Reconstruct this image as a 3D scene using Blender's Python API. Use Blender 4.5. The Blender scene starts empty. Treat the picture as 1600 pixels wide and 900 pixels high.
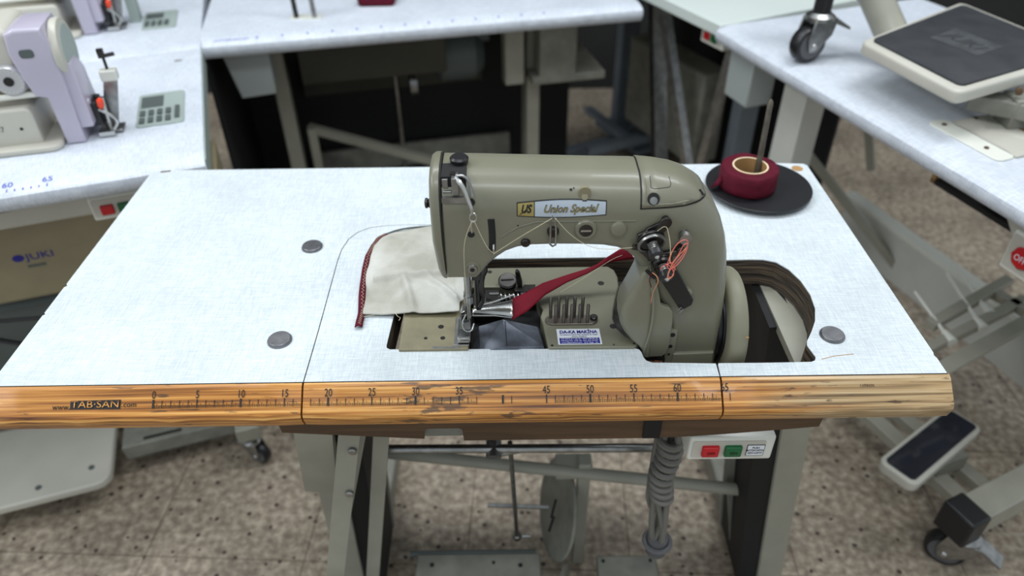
import bpy, bmesh, math, random
from mathutils import Vector, Matrix
from mathutils.bvhtree import BVHTree
random.seed(7)
PI = math.pi
S = bpy.context.scene
C = S.collection

# ------------------------------------------------------------------ camera, world, light, exposure
cam = bpy.data.cameras.new('camera'); camo = bpy.data.objects.new('camera', cam); C.objects.link(camo)
camo.location = (0.05144, -0.59464, 1.3567)
camo.rotation_mode = 'XYZ'
camo.matrix_world = Matrix.Translation(camo.location) @ Matrix.Rotation(0.906886, 4, 'X') @ Matrix.Rotation(-0.0137854, 4, 'Z')
cam.sensor_width = 36; cam.lens = 1155/1600*36
cam.clip_start = 0.02
cam.dof.use_dof = True; cam.dof.focus_distance = 0.86; cam.dof.aperture_fstop = 3.0
S.camera = camo
w = bpy.data.worlds.new('world'); S.world = w; w.use_nodes = True
bg = w.node_tree.nodes['Background']; bg.inputs[0].default_value = (0.84, 0.93, 1.0, 1); bg.inputs[1].default_value = 0.55
def lamp(name, loc, sx, sy, power, rot=(0, 0, 0), col=(0.93, 0.97, 1.0)):
    l = bpy.data.lights.new(name, 'AREA'); l.shape = 'RECTANGLE'; l.size = sx; l.size_y = sy; l.energy = power; l.color = col
    o = bpy.data.objects.new(name, l); C.objects.link(o); o.location = loc; o.rotation_euler = rot; return o
lamp('ceiling_tube_or_fill_light', (-0.75, 0.9, 2.7), 1.3, 0.35, 17)
lamp('ceiling_tube_or_fill_light', (1.1, 0.9, 2.7), 1.3, 0.35, 19)
lamp('ceiling_tube_or_fill_light', (0.15, -0.75, 2.75), 1.5, 0.35, 14)
lamp('ceiling_tube_or_fill_light', (-2.1, -0.1, 2.5), 0.4, 1.4, 20, rot=(0, math.radians(-40), 0))  # added fill lamp, brightens the parts under the right table
S.view_settings.view_transform = 'Standard'; S.view_settings.look = 'None'
S.view_settings.gamma = 1; S.view_settings.exposure = 0.22; S.view_settings.use_curve_mapping = False

# ------------------------------------------------------------------ materials
def srgb(r, g, b):
    f = lambda c: ((c/255+0.055)/1.055)**2.4 if c > 10.3 else c/255/12.92
    return (f(r), f(g), f(b), 1)
def mat(name, col, rough=0.5, metal=0.0, var=0.0, vscale=30, bump=0.0, bscale=200, col2=None, spec=0.5, coat=0.0, stretch=None):
    m = bpy.data.materials.new(name); m.use_nodes = True; nt = m.node_tree; N = nt.nodes; L = nt.links
    b = N['Principled BSDF']; b.inputs['Base Color'].default_value = col; b.inputs['Roughness'].default_value = rough
    b.inputs['Metallic'].default_value = metal; b.inputs['Specular IOR Level'].default_value = spec; b.inputs['Coat Weight'].default_value = coat
    if var or bump:
        tc = N.new('ShaderNodeTexCoord'); mp = N.new('ShaderNodeMapping'); L.new(tc.outputs['Object'], mp.inputs[0])
        if stretch: mp.inputs['Scale'].default_value = stretch
    if var:
        n = N.new('ShaderNodeTexNoise'); n.inputs['Scale'].default_value = vscale; n.inputs['Detail'].default_value = 8; L.new(mp.outputs[0], n.inputs[0])
        r = N.new('ShaderNodeValToRGB'); r.color_ramp.elements[0].position = 0.35; r.color_ramp.elements[1].position = 0.68
        c2 = col2 or tuple(c*(1-var) for c in col[:3])+(1,)
        r.color_ramp.elements[0].color = c2; r.color_ramp.elements[1].color = col
        L.new(n.outputs[0], r.inputs[0]); L.new(r.outputs[0], b.inputs['Base Color'])
    if bump:
        n2 = N.new('ShaderNodeTexNoise'); n2.inputs['Scale'].default_value = bscale; n2.inputs['Detail'].default_value = 4; L.new(mp.outputs[0], n2.inputs[0])
        bp = N.new('ShaderNodeBump'); bp.inputs['Strength'].default_value = bump; bp.inputs['Distance'].default_value = 0.001
        L.new(n2.outputs[0], bp.inputs['Height']); L.new(bp.outputs[0], b.inputs['Normal'])
    return m
def laminate(name, c1, c2, sc=1.0):
    m = bpy.data.materials.new(name); m.use_nodes = True; nt = m.node_tree; N = nt.nodes; L = nt.links
    b = N['Principled BSDF']; b.inputs['Roughness'].default_value = 0.42
    tc = N.new('ShaderNodeTexCoord'); hs = []
    for st in ((60, 900, 60), (900, 60, 60)):
        mp = N.new('ShaderNodeMapping'); mp.inputs['Scale'].default_value = tuple(v*sc for v in st); L.new(tc.outputs['Object'], mp.inputs[0])
        n = N.new('ShaderNodeTexNoise'); n.inputs['Scale'].default_value = 1; n.inputs['Detail'].default_value = 2; L.new(mp.outputs[0], n.inputs[0]); hs.append(n)
    ad = N.new('ShaderNodeMath'); ad.operation = 'ADD'; L.new(hs[0].outputs[0], ad.inputs[0]); L.new(hs[1].outputs[0], ad.inputs[1])
    mr = N.new('ShaderNodeMapRange'); mr.inputs[1].default_value = 0.8; mr.inputs[2].default_value = 1.2; L.new(ad.outputs[0], mr.inputs[0])
    mx = N.new('ShaderNodeMix'); mx.data_type = 'RGBA'; mx.inputs['A'].default_value = c2; mx.inputs['B'].default_value = c1; L.new(mr.outputs[0], mx.inputs['Factor'])
    n3 = N.new('ShaderNodeTexNoise'); n3.inputs['Scale'].default_value = 9; n3.inputs['Detail'].default_value = 5; L.new(tc.outputs['Object'], n3.inputs[0])
    r3 = N.new('ShaderNodeMapRange'); r3.inputs[1].default_value = 0.3; r3.inputs[2].default_value = 0.62; r3.inputs[3].default_value = 0.9; r3.inputs[4].default_value = 1; L.new(n3.outputs[0], r3.inputs[0])
    mu = N.new('ShaderNodeMix'); mu.data_type = 'RGBA'; mu.blend_type = 'MULTIPLY'; mu.inputs['Factor'].default_value = 1
    L.new(mx.outputs['Result'], mu.inputs['A']); L.new(r3.outputs[0], mu.inputs['B']); L.new(mu.outputs['Result'], b.inputs['Base Color'])
    bp = N.new('ShaderNodeBump'); bp.inputs['Strength'].default_value = 0.5; bp.inputs['Distance'].default_value = 0.0003
    L.new(mr.outputs[0], bp.inputs['Height']); L.new(bp.outputs[0], b.inputs['Normal'])
    return m
def woodmat():
    m = bpy.data.materials.new('varnished_wood'); m.use_nodes = True; nt = m.node_tree; N = nt.nodes; L = nt.links
    b = N['Principled BSDF']; b.inputs['Roughness'].default_value = 0.33; b.inputs['Coat Weight'].default_value = 0.15
    tc = N.new('ShaderNodeTexCoord')
    def noise(st, sc, det=6):
        mp = N.new('ShaderNodeMapping'); mp.inputs['Scale'].default_value = st; L.new(tc.outputs['Object'], mp.inputs[0])
        n = N.new('ShaderNodeTexNoise'); n.inputs['Scale'].default_value = sc; n.inputs['Detail'].default_value = det; L.new(mp.outputs[0], n.inputs[0]); return n
    g = noise((4.5, 330, 330), 1.0, 9)
    r = N.new('ShaderNodeValToRGB'); e = r.color_ramp.elements
    e[0].position = 0.3; e[0].color = srgb(92, 52, 18); e[1].position = 0.7; e[1].color = srgb(226, 172, 98)
    k = e.new(0.43); k.color = srgb(160, 100, 36); k = e.new(0.55); k.color = srgb(192, 130, 56)
    L.new(g.outputs[0], r.inputs[0])
    # bare, greyed wood of the worn right end
    r2 = N.new('ShaderNodeValToRGB'); e = r2.color_ramp.elements
    e[0].position = 0.32; e[0].color = srgb(96, 76, 52); e[1].position = 0.7; e[1].color = srgb(198, 174, 136)
    k = e.new(0.5); k.color = srgb(168, 138, 96)
    L.new(g.outputs[0], r2.inputs[0])
    sx = N.new('ShaderNodeSeparateXYZ'); L.new(tc.outputs['Object'], sx.inputs[0])
    bl = noise((5, 60, 60), 1.0, 5)
    ad = N.new('ShaderNodeMath'); ad.operation = 'MULTIPLY_ADD'; ad.inputs[1].default_value = 0.32; L.new(bl.outputs[0], ad.inputs[0]); L.new(sx.outputs[0], ad.inputs[2])
    mr = N.new('ShaderNodeMapRange'); mr.inputs[1].default_value = 0.475; mr.inputs[2].default_value = 0.575; L.new(ad.outputs[0], mr.inputs[0])
    mx = N.new('ShaderNodeMix'); mx.data_type = 'RGBA'; L.new(mr.outputs[0], mx.inputs['Factor']); L.new(r.outputs[0], mx.inputs['A']); L.new(r2.outputs[0], mx.inputs['B'])
    # dark scratches and stains
    s = noise((22, 190, 190), 1.0, 9); rs = N.new('ShaderNodeMapRange'); rs.inputs[1].default_value = 0.63; rs.inputs[2].default_value = 0.69; rs.inputs[4].default_value = 0.75; L.new(s.outputs[0], rs.inputs[0])
    wn = noise((30, 130, 130), 1.0, 9); wa = N.new('ShaderNodeMapRange'); wa.inputs[1].default_value = 0.0; wa.inputs[2].default_value = 0.11; wa.inputs[3].default_value = 0.13; wa.inputs[4].default_value = 0.0
    ab = N.new('ShaderNodeMath'); ab.operation = 'ABSOLUTE'; sb_ = N.new('ShaderNodeMath'); sb_.operation = 'SUBTRACT'; sb_.inputs[1].default_value = -0.02; L.new(sx.outputs[0], sb_.inputs[0]); L.new(sb_.outputs[0], ab.inputs[0]); L.new(ab.outputs[0], wa.inputs[0])
    sm_ = N.new('ShaderNodeMath'); sm_.operation = 'ADD'; L.new(wn.outputs[0], sm_.inputs[0]); L.new(wa.outputs[0], sm_.inputs[1])
    wr = N.new('ShaderNodeMapRange'); wr.inputs[1].default_value = 0.66; wr.inputs[2].default_value = 0.72; wr.inputs[4].default_value = 0.8; L.new(sm_.outputs[0], wr.inputs[0])
    mxm = N.new('ShaderNodeMath'); mxm.operation = 'MAXIMUM'; L.new(rs.outputs[0], mxm.inputs[0]); L.new(wr.outputs[0], mxm.inputs[1])
    mx2 = N.new('ShaderNodeMix'); mx2.data_type = 'RGBA'; L.new(mxm.outputs[0], mx2.inputs['Factor']); L.new(mx.outputs['Result'], mx2.inputs['A']); mx2.inputs['B'].default_value = srgb(62, 42, 26)
    L.new(mx2.outputs['Result'], b.inputs['Base Color'])
    bp = N.new('ShaderNodeBump'); bp.inputs['Strength'].default_value = 0.35; bp.inputs['Distance'].default_value = 0.0008; L.new(g.outputs[0], bp.inputs['Height']); L.new(bp.outputs[0], b.inputs['Normal'])
    return m
def plymat():
    m = bpy.data.materials.new('plywood_edge'); m.use_nodes = True; nt = m.node_tree; N = nt.nodes; L = nt.links
    b = N['Principled BSDF']; b.inputs['Roughness'].default_value = 0.7
    tc = N.new('ShaderNodeTexCoord'); mp = N.new('ShaderNodeMapping'); mp.inputs['Scale'].default_value = (14, 14, 620); L.new(tc.outputs['Object'], mp.inputs[0])
    n = N.new('ShaderNodeTexNoise'); n.inputs['Scale'].default_value = 1; n.inputs['Detail'].default_value = 6; L.new(mp.outputs[0], n.inputs[0])
    r = N.new('ShaderNodeValToRGB'); e = r.color_ramp.elements; e[0].position = 0.38; e[0].color = srgb(34, 30, 28); e[1].position = 0.7; e[1].color = srgb(128, 108, 84)
    k = e.new(0.52); k.color = srgb(78, 68, 58)
    L.new(n.outputs[0], r.inputs[0]); L.new(r.outputs[0], b.inputs['Base Color'])
    bp = N.new('ShaderNodeBump'); bp.inputs['Strength'].default_value = 0.8; bp.inputs['Distance'].default_value = 0.001; L.new(n.outputs[0], bp.inputs['Height']); L.new(bp.outputs[0], b.inputs['Normal'])
    return m
def floormat():
    m = bpy.data.materials.new('worn_terrazzo'); m.use_nodes = True; nt = m.node_tree; N = nt.nodes; L = nt.links
    b = N['Principled BSDF']; b.inputs['Roughness'].default_value = 0.6
    tc = N.new('ShaderNodeTexCoord')
    def noise(sc, det=6):
        n = N.new('ShaderNodeTexNoise'); n.inputs['Scale'].default_value = sc; n.inputs['Detail'].default_value = det; L.new(tc.outputs['Object'], n.inputs[0]); return n
    a = noise(60, 10); r = N.new('ShaderNodeValToRGB'); e = r.color_ramp.elements
    e[0].position = 0.33; e[0].color = srgb(134, 120, 105); e[1].position = 0.70; e[1].color = srgb(204, 190, 170); k = e.new(0.5); k.color = srgb(168, 153, 134)
    L.new(a.outputs[0], r.inputs[0])
    v = N.new('ShaderNodeTexVoronoi'); v.inputs['Scale'].default_value = 75; L.new(tc.outputs['Object'], v.inputs[0])
    sep = N.new('ShaderNodeSeparateColor'); L.new(v.outputs['Color'], sep.inputs[0])
    th = N.new('ShaderNodeMath'); th.operation = 'GREATER_THAN'; th.inputs[1].default_value = 0.93; L.new(sep.outputs[0], th.inputs[0])
    ds = N.new('ShaderNodeMath'); ds.operation = 'LESS_THAN'; ds.inputs[1].default_value = 0.38; L.new(v.outputs['Distance'], ds.inputs[0])
    ml = N.new('ShaderNodeMath'); ml.operation = 'MULTIPLY'; L.new(th.outputs[0], ml.inputs[0]); L.new(ds.outputs[0], ml.inputs[1])
    mx = N.new('ShaderNodeMix'); mx.data_type = 'RGBA'; L.new(ml.outputs[0], mx.inputs['Factor']); L.new(r.outputs[0], mx.inputs['A']); mx.inputs['B'].default_value = srgb(76, 64, 56)
    c = noise(5, 8); rc = N.new('ShaderNodeMapRange'); rc.inputs[1].default_value = 0.35; rc.inputs[2].default_value = 0.65; rc.inputs[3].default_value = 0.66; rc.inputs[4].default_value = 1.0; L.new(c.outputs[0], rc.inputs[0])
    mu = N.new('ShaderNodeMix'); mu.data_type = 'RGBA'; mu.blend_type = 'MULTIPLY'; mu.inputs['Factor'].default_value = 1; L.new(mx.outputs['Result'], mu.inputs['A']); L.new(rc.outputs[0], mu.inputs['B'])
    # tile joints
    br = N.new('ShaderNodeTexBrick'); br.offset = 0; br.inputs['Scale'].default_value = 1; br.inputs['Brick Width'].default_value = 0.33; br.inputs['Row Height'].default_value = 0.33
    br.inputs['Mortar Size'].default_value = 0.0022; br.inputs['Color1'].default_value = (1, 1, 1, 1); br.inputs['Color2'].default_value = (1, 1, 1, 1); br.inputs['Mortar'].default_value = (0.62, 0.6, 0.57, 1)
    mp = N.new('ShaderNodeMapping'); mp.inputs['Location'].default_value = (0.06, 0.1, 0); mp.inputs['Rotation'].default_value = (0, 0, 0.05); L.new(tc.outputs['Object'], mp.inputs[0]); L.new(mp.outputs[0], br.inputs[0])
    m3 = N.new('ShaderNodeMix'); m3.data_type = 'RGBA'; m3.blend_type = 'MULTIPLY'; m3.inputs['Factor'].default_value = 1; L.new(mu.outputs['Result'], m3.inputs['A']); L.new(br.outputs[0], m3.inputs['B'])
    L.new(m3.outputs['Result'], b.inputs['Base Color'])
    return m

M = {}
M['lam'] = laminate('white_linen_laminate', (0.72, 0.765, 0.785, 1), (0.56, 0.62, 0.655, 1))
M['lam2'] = laminate('pale_linen_laminate', (0.72, 0.76, 0.82, 1), (0.55, 0.59, 0.66, 1), 0.7)
M['mint'] = mat('pale_mint_laminate', (0.62, 0.68, 0.64, 1), 0.5)
M['wood'] = woodmat(); M['ply'] = plymat(); M['floor'] = floormat()
M['brown'] = mat('brown_hardboard', srgb(98, 72, 48), 0.55, var=0.4, vscale=8, stretch=(1, 12, 12))
M['olive'] = mat('olive_grey_enamel', srgb(123, 121, 103), 0.36, var=0.12, vscale=14, bump=0.1, bscale=160, coat=0.12)
M['wheelpaint'] = mat('satin_olive_enamel', srgb(134, 131, 110), 0.5, var=0.14, vscale=20)
M['olive2'] = mat('worn_olive_enamel', srgb(140, 133, 106), 0.42, var=0.22, vscale=40, bump=0.05)
M['groove'] = mat('dark_groove', srgb(22, 21, 18), 0.7)
M['black'] = mat('black_plastic', srgb(24, 24, 26), 0.38, bump=0.05)
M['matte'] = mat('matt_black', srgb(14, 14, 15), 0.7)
M['disc'] = mat('black_disc', srgb(24, 25, 28), 0.42, bump=0.05, bscale=90, var=0.15)
M['steel'] = mat('bright_steel', (0.56, 0.56, 0.54, 1), 0.27, 1.0, bump=0.1, bscale=100)
M['spring'] = mat('dark_spring_steel', (0.30, 0.29, 0.27, 1), 0.3, 1.0)
M['nickel'] = mat('dull_nickel', (0.42, 0.42, 0.41, 1), 0.33, 1.0, var=0.35, vscale=60)
M['cap_steel'] = mat('dull_cap_steel', (0.25, 0.25, 0.26, 1), 0.4, 0.9, var=0.3, vscale=90)
M['gun'] = mat('oily_dark_steel', (0.09, 0.085, 0.08, 1), 0.34, 0.9, var=0.5, vscale=50)
M['blue'] = mat('blue_grey_steel', (0.24, 0.26, 0.31, 1), 0.36, 0.85, var=0.5, vscale=45, bump=0.2, bscale=70)
M['pin'] = mat('brown_grey_pins', (0.24, 0.21, 0.18, 1), 0.33, 0.9, var=0.3, vscale=90)
M['cloth'] = mat('cream_cotton', srgb(200, 199, 192), 0.9, var=0.22, vscale=16, bump=0.5, bscale=700, col2=srgb(166, 164, 152), spec=0.1)
M['maroon'] = mat('maroon_fabric', srgb(92, 14, 36), 0.75, var=0.3, vscale=60, bump=0.35, bscale=500, spec=0.2)
M['red_tape'] = mat('red_bias_tape', srgb(118, 14, 34), 0.7, var=0.15, vscale=40, bump=0.3, bscale=700, spec=0.2)
M['card'] = mat('tan_cardboard', srgb(178, 138, 88), 0.8, var=0.15, vscale=50)
M['cream_edge'] = mat('pale_cardboard', srgb(226, 204, 170), 0.85)
M['spindle'] = mat('weathered_spindle', srgb(104, 96, 84), 0.5, var=0.5, vscale=60, metal=0.3)
M['thread'] = mat('cream_thread', srgb(214, 204, 170), 0.8)
M['pink'] = mat('pink_thread', srgb(240, 120, 112), 0.8)
M['orange'] = mat('orange_thread', srgb(226, 150, 108), 0.8)
M['beige'] = mat('beige_stand_enamel', srgb(160, 158, 144), 0.45, var=0.16, vscale=12, coat=0.1)
M['beige_dirty'] = mat('dusty_beige_enamel', srgb(142, 141, 130), 0.55, var=0.3, vscale=25)
M['cream'] = mat('cream_plastic', srgb(196, 193, 181), 0.42, var=0.08, vscale=10)
M['yellowed'] = mat('yellowed_cream_enamel', srgb(152, 141, 112), 0.5, var=0.2, vscale=10)
M['lilac'] = mat('pale_lilac_enamel', srgb(186, 180, 196), 0.35, var=0.06, vscale=9, coat=0.2)
M['offwhite'] = mat('off_white_plastic', srgb(222, 222, 212), 0.4)
M['greyplastic'] = mat('grey_green_plastic', srgb(158, 170, 164), 0.5)
M['greydark'] = mat('dark_grey_plastic', srgb(84, 92, 90), 0.5)
M['silver'] = mat('silver_dial', (0.6, 0.6, 0.62, 1), 0.35, 0.6)
M['red'] = mat('red_button', srgb(190, 22, 32), 0.4)
M['green'] = mat('green_button', srgb(14, 96, 52), 0.4)
M['orangered'] = mat('orange_red_cap', srgb(240, 70, 30), 0.4)
M['paper'] = mat('white_sticker', srgb(226, 230, 236), 0.4)
M['bluesticker'] = mat('blue_print', srgb(24, 24, 132), 0.4)
M['blueink'] = mat('pale_blue_ink', srgb(70, 90, 190), 0.6)
M['ink'] = mat('black_print', srgb(22, 20, 20), 0.6)
M['badge'] = mat('pale_blue_badge', srgb(178, 188, 198), 0.35)
M['gold'] = mat('gold_print', srgb(168, 152, 92), 0.35, 0.3)
M['rubber'] = mat('ribbed_black_rubber', srgb(52, 54, 58), 0.6, var=0.4, vscale=18)
M['pad_grey'] = mat('rubbed_grey_rubber', srgb(74, 76, 78), 0.6, var=0.4, vscale=40)
M['gloss'] = mat('glossy_black_rubber', srgb(44, 46, 56), 0.12, coat=0.8, var=0.3, vscale=12)
M['grey_rubber'] = mat('grey_rubber', srgb(92, 92, 94), 0.6)
M['cable'] = mat('grey_cable', srgb(112, 110, 104), 0.55)
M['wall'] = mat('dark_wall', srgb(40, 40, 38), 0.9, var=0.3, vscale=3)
M['dark_olive'] = mat('dark_olive_metal', srgb(64, 62, 50), 0.6, var=0.4, vscale=6)
M['light_panel'] = mat('light_grey_panel', srgb(206, 206, 198), 0.5, var=0.1, vscale=10)
M['bin'] = mat('pale_grey_box', srgb(158, 164, 162), 0.5)
M['oldgrey'] = mat('blue_grey_enamel', srgb(122, 130, 138), 0.5, var=0.25, vscale=8)

# ------------------------------------------------------------------ mesh building
class MB:
    def __init__(s): s.v = []; s.f = []
    def add(s, vs, fs):
        n = len(s.v); s.v += [Vector(v) for v in vs]; s.f += [tuple(i+n for i in f) for f in fs]; return s
    def box(s, a, b, T=None):
        (x0, y0, z0), (x1, y1, z1) = a, b
        vs = [Vector(p) for p in ((x0,y0,z0),(x1,y0,z0),(x1,y1,z0),(x0,y1,z0),(x0,y0,z1),(x1,y0,z1),(x1,y1,z1),(x0,y1,z1))]
        if T: vs = [T @ v for v in vs]
        return s.add(vs, [(0,3,2,1),(4,5,6,7),(0,1,5,4),(1,2,6,5),(2,3,7,6),(3,0,4,7)])
    def bar(s, p0, p1, wx, wz, up=(0, 0, 1)):
        p0 = Vector(p0); p1 = Vector(p1); d = (p1-p0).normalized(); a = d.cross(Vector(up))
        if a.length < 1e-4: a = d.cross(Vector((1, 0, 0)))
        a.normalize(); b = a.cross(d).normalized(); vs = []
        for p in (p0, p1):
            for i, j in ((-1,-1),(1,-1),(1,1),(-1,1)): vs.append(p+a*i*wx/2+b*j*wz/2)
        return s.add(vs, [(0,1,2,3),(7,6,5,4),(0,4,5,1),(1,5,6,2),(2,6,7,3),(3,7,4,0)])
    def cyl(s, p0, p1, r0, r1=None, n=20):
        return s.rev(p0, p1, [(0, r0), (1, r0 if r1 is None else r1)], n)
    def rev(s, p0, p1, prof, n=24):       # prof: (t along p0-p1, radius)
        p0 = Vector(p0); p1 = Vector(p1); d = p1-p0; dn = d.normalized()
        a = dn.cross(Vector((0, 0, 1))); a = a if a.length > 1e-3 else dn.cross(Vector((1, 0, 0))); a.normalize(); b = dn.cross(a)
        vs = []; fs = []
        for t, r in prof:
            for i in range(n):
                q = 2*PI*i/n; vs.append(p0+d*t+(a*math.cos(q)+b*math.sin(q))*r)
        m = len(prof)
        for k in range(m-1):
            for i in range(n): fs.append((k*n+i, k*n+(i+1) % n, (k+1)*n+(i+1) % n, (k+1)*n+i))
        if prof[0][1] > 0: fs.append(tuple(range(n-1, -1, -1)))
        if prof[-1][1] > 0: fs.append(tuple((m-1)*n+i for i in range(n)))
        return s.add(vs, fs)
    def ring(s, c, ax, ro, ri, h, n=32):  # hollow tube
        c = Vector(c); ax = Vector(ax).normalized()
        a = ax.cross(Vector((0, 0, 1))); a = a if a.length > 1e-3 else ax.cross(Vector((1, 0, 0))); a.normalize(); b = ax.cross(a)
        vs = []; fs = []
        for z, r in ((0, ri), (0, ro), (h, ro), (h, ri)):
            for i in range(n):
                q = 2*PI*i/n; vs.append(c+ax*z+(a*math.cos(q)+b*math.sin(q))*r)
        for k in range(4):
            for i in range(n): fs.append((k*n+i, k*n+(i+1) % n, ((k+1) % 4)*n+(i+1) % n, ((k+1) % 4)*n+i))
        return s.add(vs, fs)
    def tube(s, pts, r, n=8, smooth=0):
        pts = [Vector(p) for p in pts]
        for _ in range(smooth):
            q = [pts[0]]
            for i in range(len(pts)-1): q += [pts[i]*0.75+pts[i+1]*0.25, pts[i]*0.25+pts[i+1]*0.75]
            pts = q+[pts[-1]]
        vs = []; fs = []; up = Vector((0.01, 0.02, 1)).normalized()
        prev = None
        for i, p in enumerate(pts):
            d = (pts[min(i+1, len(pts)-1)]-pts[max(i-1, 0)]).normalized()
            if prev is None:
                a = d.cross(up); a = a if a.length > 0.05 else d.cross(Vector((1, 0, 0)))
            else: a = prev-d*prev.dot(d)
            a.normalize(); prev = a; b = d.cross(a); rr = r[i*len(r)//len(pts)] if isinstance(r, (list, tuple)) else r
            for k in range(n):
                q = 2*PI*k/n; vs.append(p+(a*math.cos(q)+b*math.sin(q))*rr)
        m = len(pts)
        for j in range(m-1):
            for k in range(n): fs.append((j*n+k, j*n+(k+1) % n, (j+1)*n+(k+1) % n, (j+1)*n+k))
        fs.append(tuple(range(n-1, -1, -1))); fs.append(tuple((m-1)*n+k for k in range(n)))
        return s.add(vs, fs)
    def prism(s, out, axis, a, b, T=None):   # out: 2D outline; axis 'X' (y,z) 'Y' (x,z) 'Z' (x,y)
        f = {'X': lambda p, t: (t, p[0], p[1]), 'Y': lambda p, t: (p[0], t, p[1]), 'Z': lambda p, t: (p[0], p[1], t)}[axis]
        n = len(out); vs = [Vector(f(p, a)) for p in out]+[Vector(f(p, b)) for p in out]
        if T: vs = [T @ v for v in vs]
        return s.add(vs, [tuple(range(n)), tuple(range(2*n-1, n-1, -1))]+[(i, i+n, (i+1) % n+n, (i+1) % n) for i in range(n)])
    def puff(s, out, axis, f0, f1, steps=5, back=True):
        # outline with a rounding radius per vertex (u, v, r): a cushion-edged extrusion from f0 (front face) to f1 (back face)
        n = len(out); sg = 1 if f1 > f0 else -1
        pts = [Vector((p[0], p[1])) for p in out]; rr = [p[2] for p in out]
        area = sum(pts[i].x*pts[(i+1) % n].y-pts[(i+1) % n].x*pts[i].y for i in range(n)); cc = 1 if area > 0 else -1
        nor = []
        for i in range(n):
            e0 = (pts[i]-pts[i-1]).normalized(); e1 = (pts[(i+1) % n]-pts[i]).normalized()
            n0 = Vector((-e0.y, e0.x))*cc; n1 = Vector((-e1.y, e1.x))*cc; m = (n0+n1)
            m = m.normalized() if m.length > 1e-5 else n0
            nor.append(Vector(out[i][3:5]) if len(out[i]) > 3 else m/max(0.55, m.dot(n0)))
        rings = []
        for k in range(steps, -1, -1):
            th = PI/2*k/steps; rings.append([(pts[i]+nor[i]*rr[i]*(1-math.cos(th)), f0+sg*rr[i]*(1-math.sin(th))) for i in range(n)])
        if back:
            for k in range(0, steps+1):
                th = PI/2*k/steps; rings.append([(pts[i]+nor[i]*rr[i]*(1-math.cos(th)), f1-sg*rr[i]*(1-math.sin(th))) for i in range(n)])
        else: rings.append([(pts[i], f1) for i in range(n)])
        g = {'X': lambda p, t: (t, p[0], p[1]), 'Y': lambda p, t: (p[0], t, p[1]), 'Z': lambda p, t: (p[0], p[1], t)}[axis]
        vs = [g(p, t) for R_ in rings for p, t in R_]; m = len(rings)
        fs = [tuple(range(n)), tuple(range(m*n-1, (m-1)*n-1, -1))]
        for k in range(m-1):
            for i in range(n): fs.append((k*n+i, (k+1)*n+i, (k+1)*n+(i+1) % n, k*n+(i+1) % n))
        return s.add(vs, fs)
    def grid(s, fn, nu, nv, th=None):
        vs = [Vector(fn(i/nu, j/nv)) for i in range(nu+1) for j in range(nv+1)]
        fs = [(i*(nv+1)+j, (i+1)*(nv+1)+j, (i+1)*(nv+1)+j+1, i*(nv+1)+j+1) for i in range(nu) for j in range(nv)]
        return s.add(vs, fs)
    def mesh(s, name):
        me = bpy.data.meshes.new(name); me.from_pydata(s.v, [], s.f); me.update()
        bm = bmesh.new(); bm.from_mesh(me); bmesh.ops.recalc_face_normals(bm, faces=bm.faces); bm.to_mesh(me); bm.free()
        return me
INV = {}
def finish(o, m, parent, smooth=35, bevel=0, seg=2):
    o.data.materials.clear(); o.data.materials.append(M[m] if isinstance(m, str) else m)
    if smooth:
        for p in o.data.polygons: p.use_smooth = True
        o.data.set_sharp_from_angle(angle=math.radians(smooth))
    if bevel:
        b = o.modifiers.new('bevel', 'BEVEL'); b.width = bevel; b.segments = seg; b.limit_method = 'ANGLE'; b.angle_limit = math.radians(40)
    if parent:
        o.parent = parent; I = INV.get(parent.name)
        if I is not None: o.matrix_parent_inverse = I; INV[o.name] = Matrix.Identity(4)
    return o
def part(name, mb, m, parent=None, smooth=35, bevel=0, seg=2, label=None, solid=0):
    me = mb.mesh(name); o = bpy.data.objects.new(name, me); C.objects.link(o)
    if solid:
        k = o.modifiers.new('solid', 'SOLIDIFY'); k.thickness = solid; k.offset = 0
    finish(o, m, parent, smooth, bevel, seg)
    if label: o['label'] = label
    return o
def thing(name, label, cat, loc=(0, 0, 0), rz=0, group=None, world=False):
    o = bpy.data.objects.new(name, None); C.objects.link(o); o.location = loc; o.rotation_euler = (0, 0, rz); o.empty_display_size = 0.05
    if world: INV[o.name] = (Matrix.Translation(loc) @ Matrix.Rotation(rz, 4, 'Z')).inverted()
    o['label'] = label; o['category'] = cat
    if group: o['group'] = group
    return o
def tag(o, label, cat, group=None):
    o['label'] = label; o['category'] = cat
    if group: o['group'] = group
    return o
def textmesh(s, size, sx=1.0, ext=0.0001, shear=0, align='CENTER', bold=0):
    cu = bpy.data.curves.new('lettering', 'FONT'); cu.body = s; cu.size = size; cu.extrude = ext; cu.align_x = align; cu.align_y = 'CENTER'; cu.shear = shear; cu.offset = bold; cu.resolution_u = 3
    o = bpy.data.objects.new('lettering', cu); C.objects.link(o); dg = bpy.context.evaluated_depsgraph_get()
    me = bpy.data.meshes.new_from_object(o.evaluated_get(dg)); bpy.data.objects.remove(o); me.transform(Matrix.Diagonal((sx, 1, 1, 1))); return me
def text(name, s, size, T, m, parent, sx=1.0, **k):
    me = textmesh(s, size, sx, **k); me.transform(T); me.materials.clear()
    o = bpy.data.objects.new(name, me); C.objects.link(o); return finish(o, m, parent, smooth=0)
def join_text(name, items, m, parent):   # items: (string, size, T, sx) all printed in one ink on one face
    bm = bmesh.new()
    for s, size, T, sx in items:
        me = textmesh(s, size, sx); me.transform(T); bm.from_mesh(me); bpy.data.meshes.remove(me)
    me = bpy.data.meshes.new(name); bm.to_mesh(me); bm.free(); o = bpy.data.objects.new(name, me); C.objects.link(o); return finish(o, m, parent, smooth=0)
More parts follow.
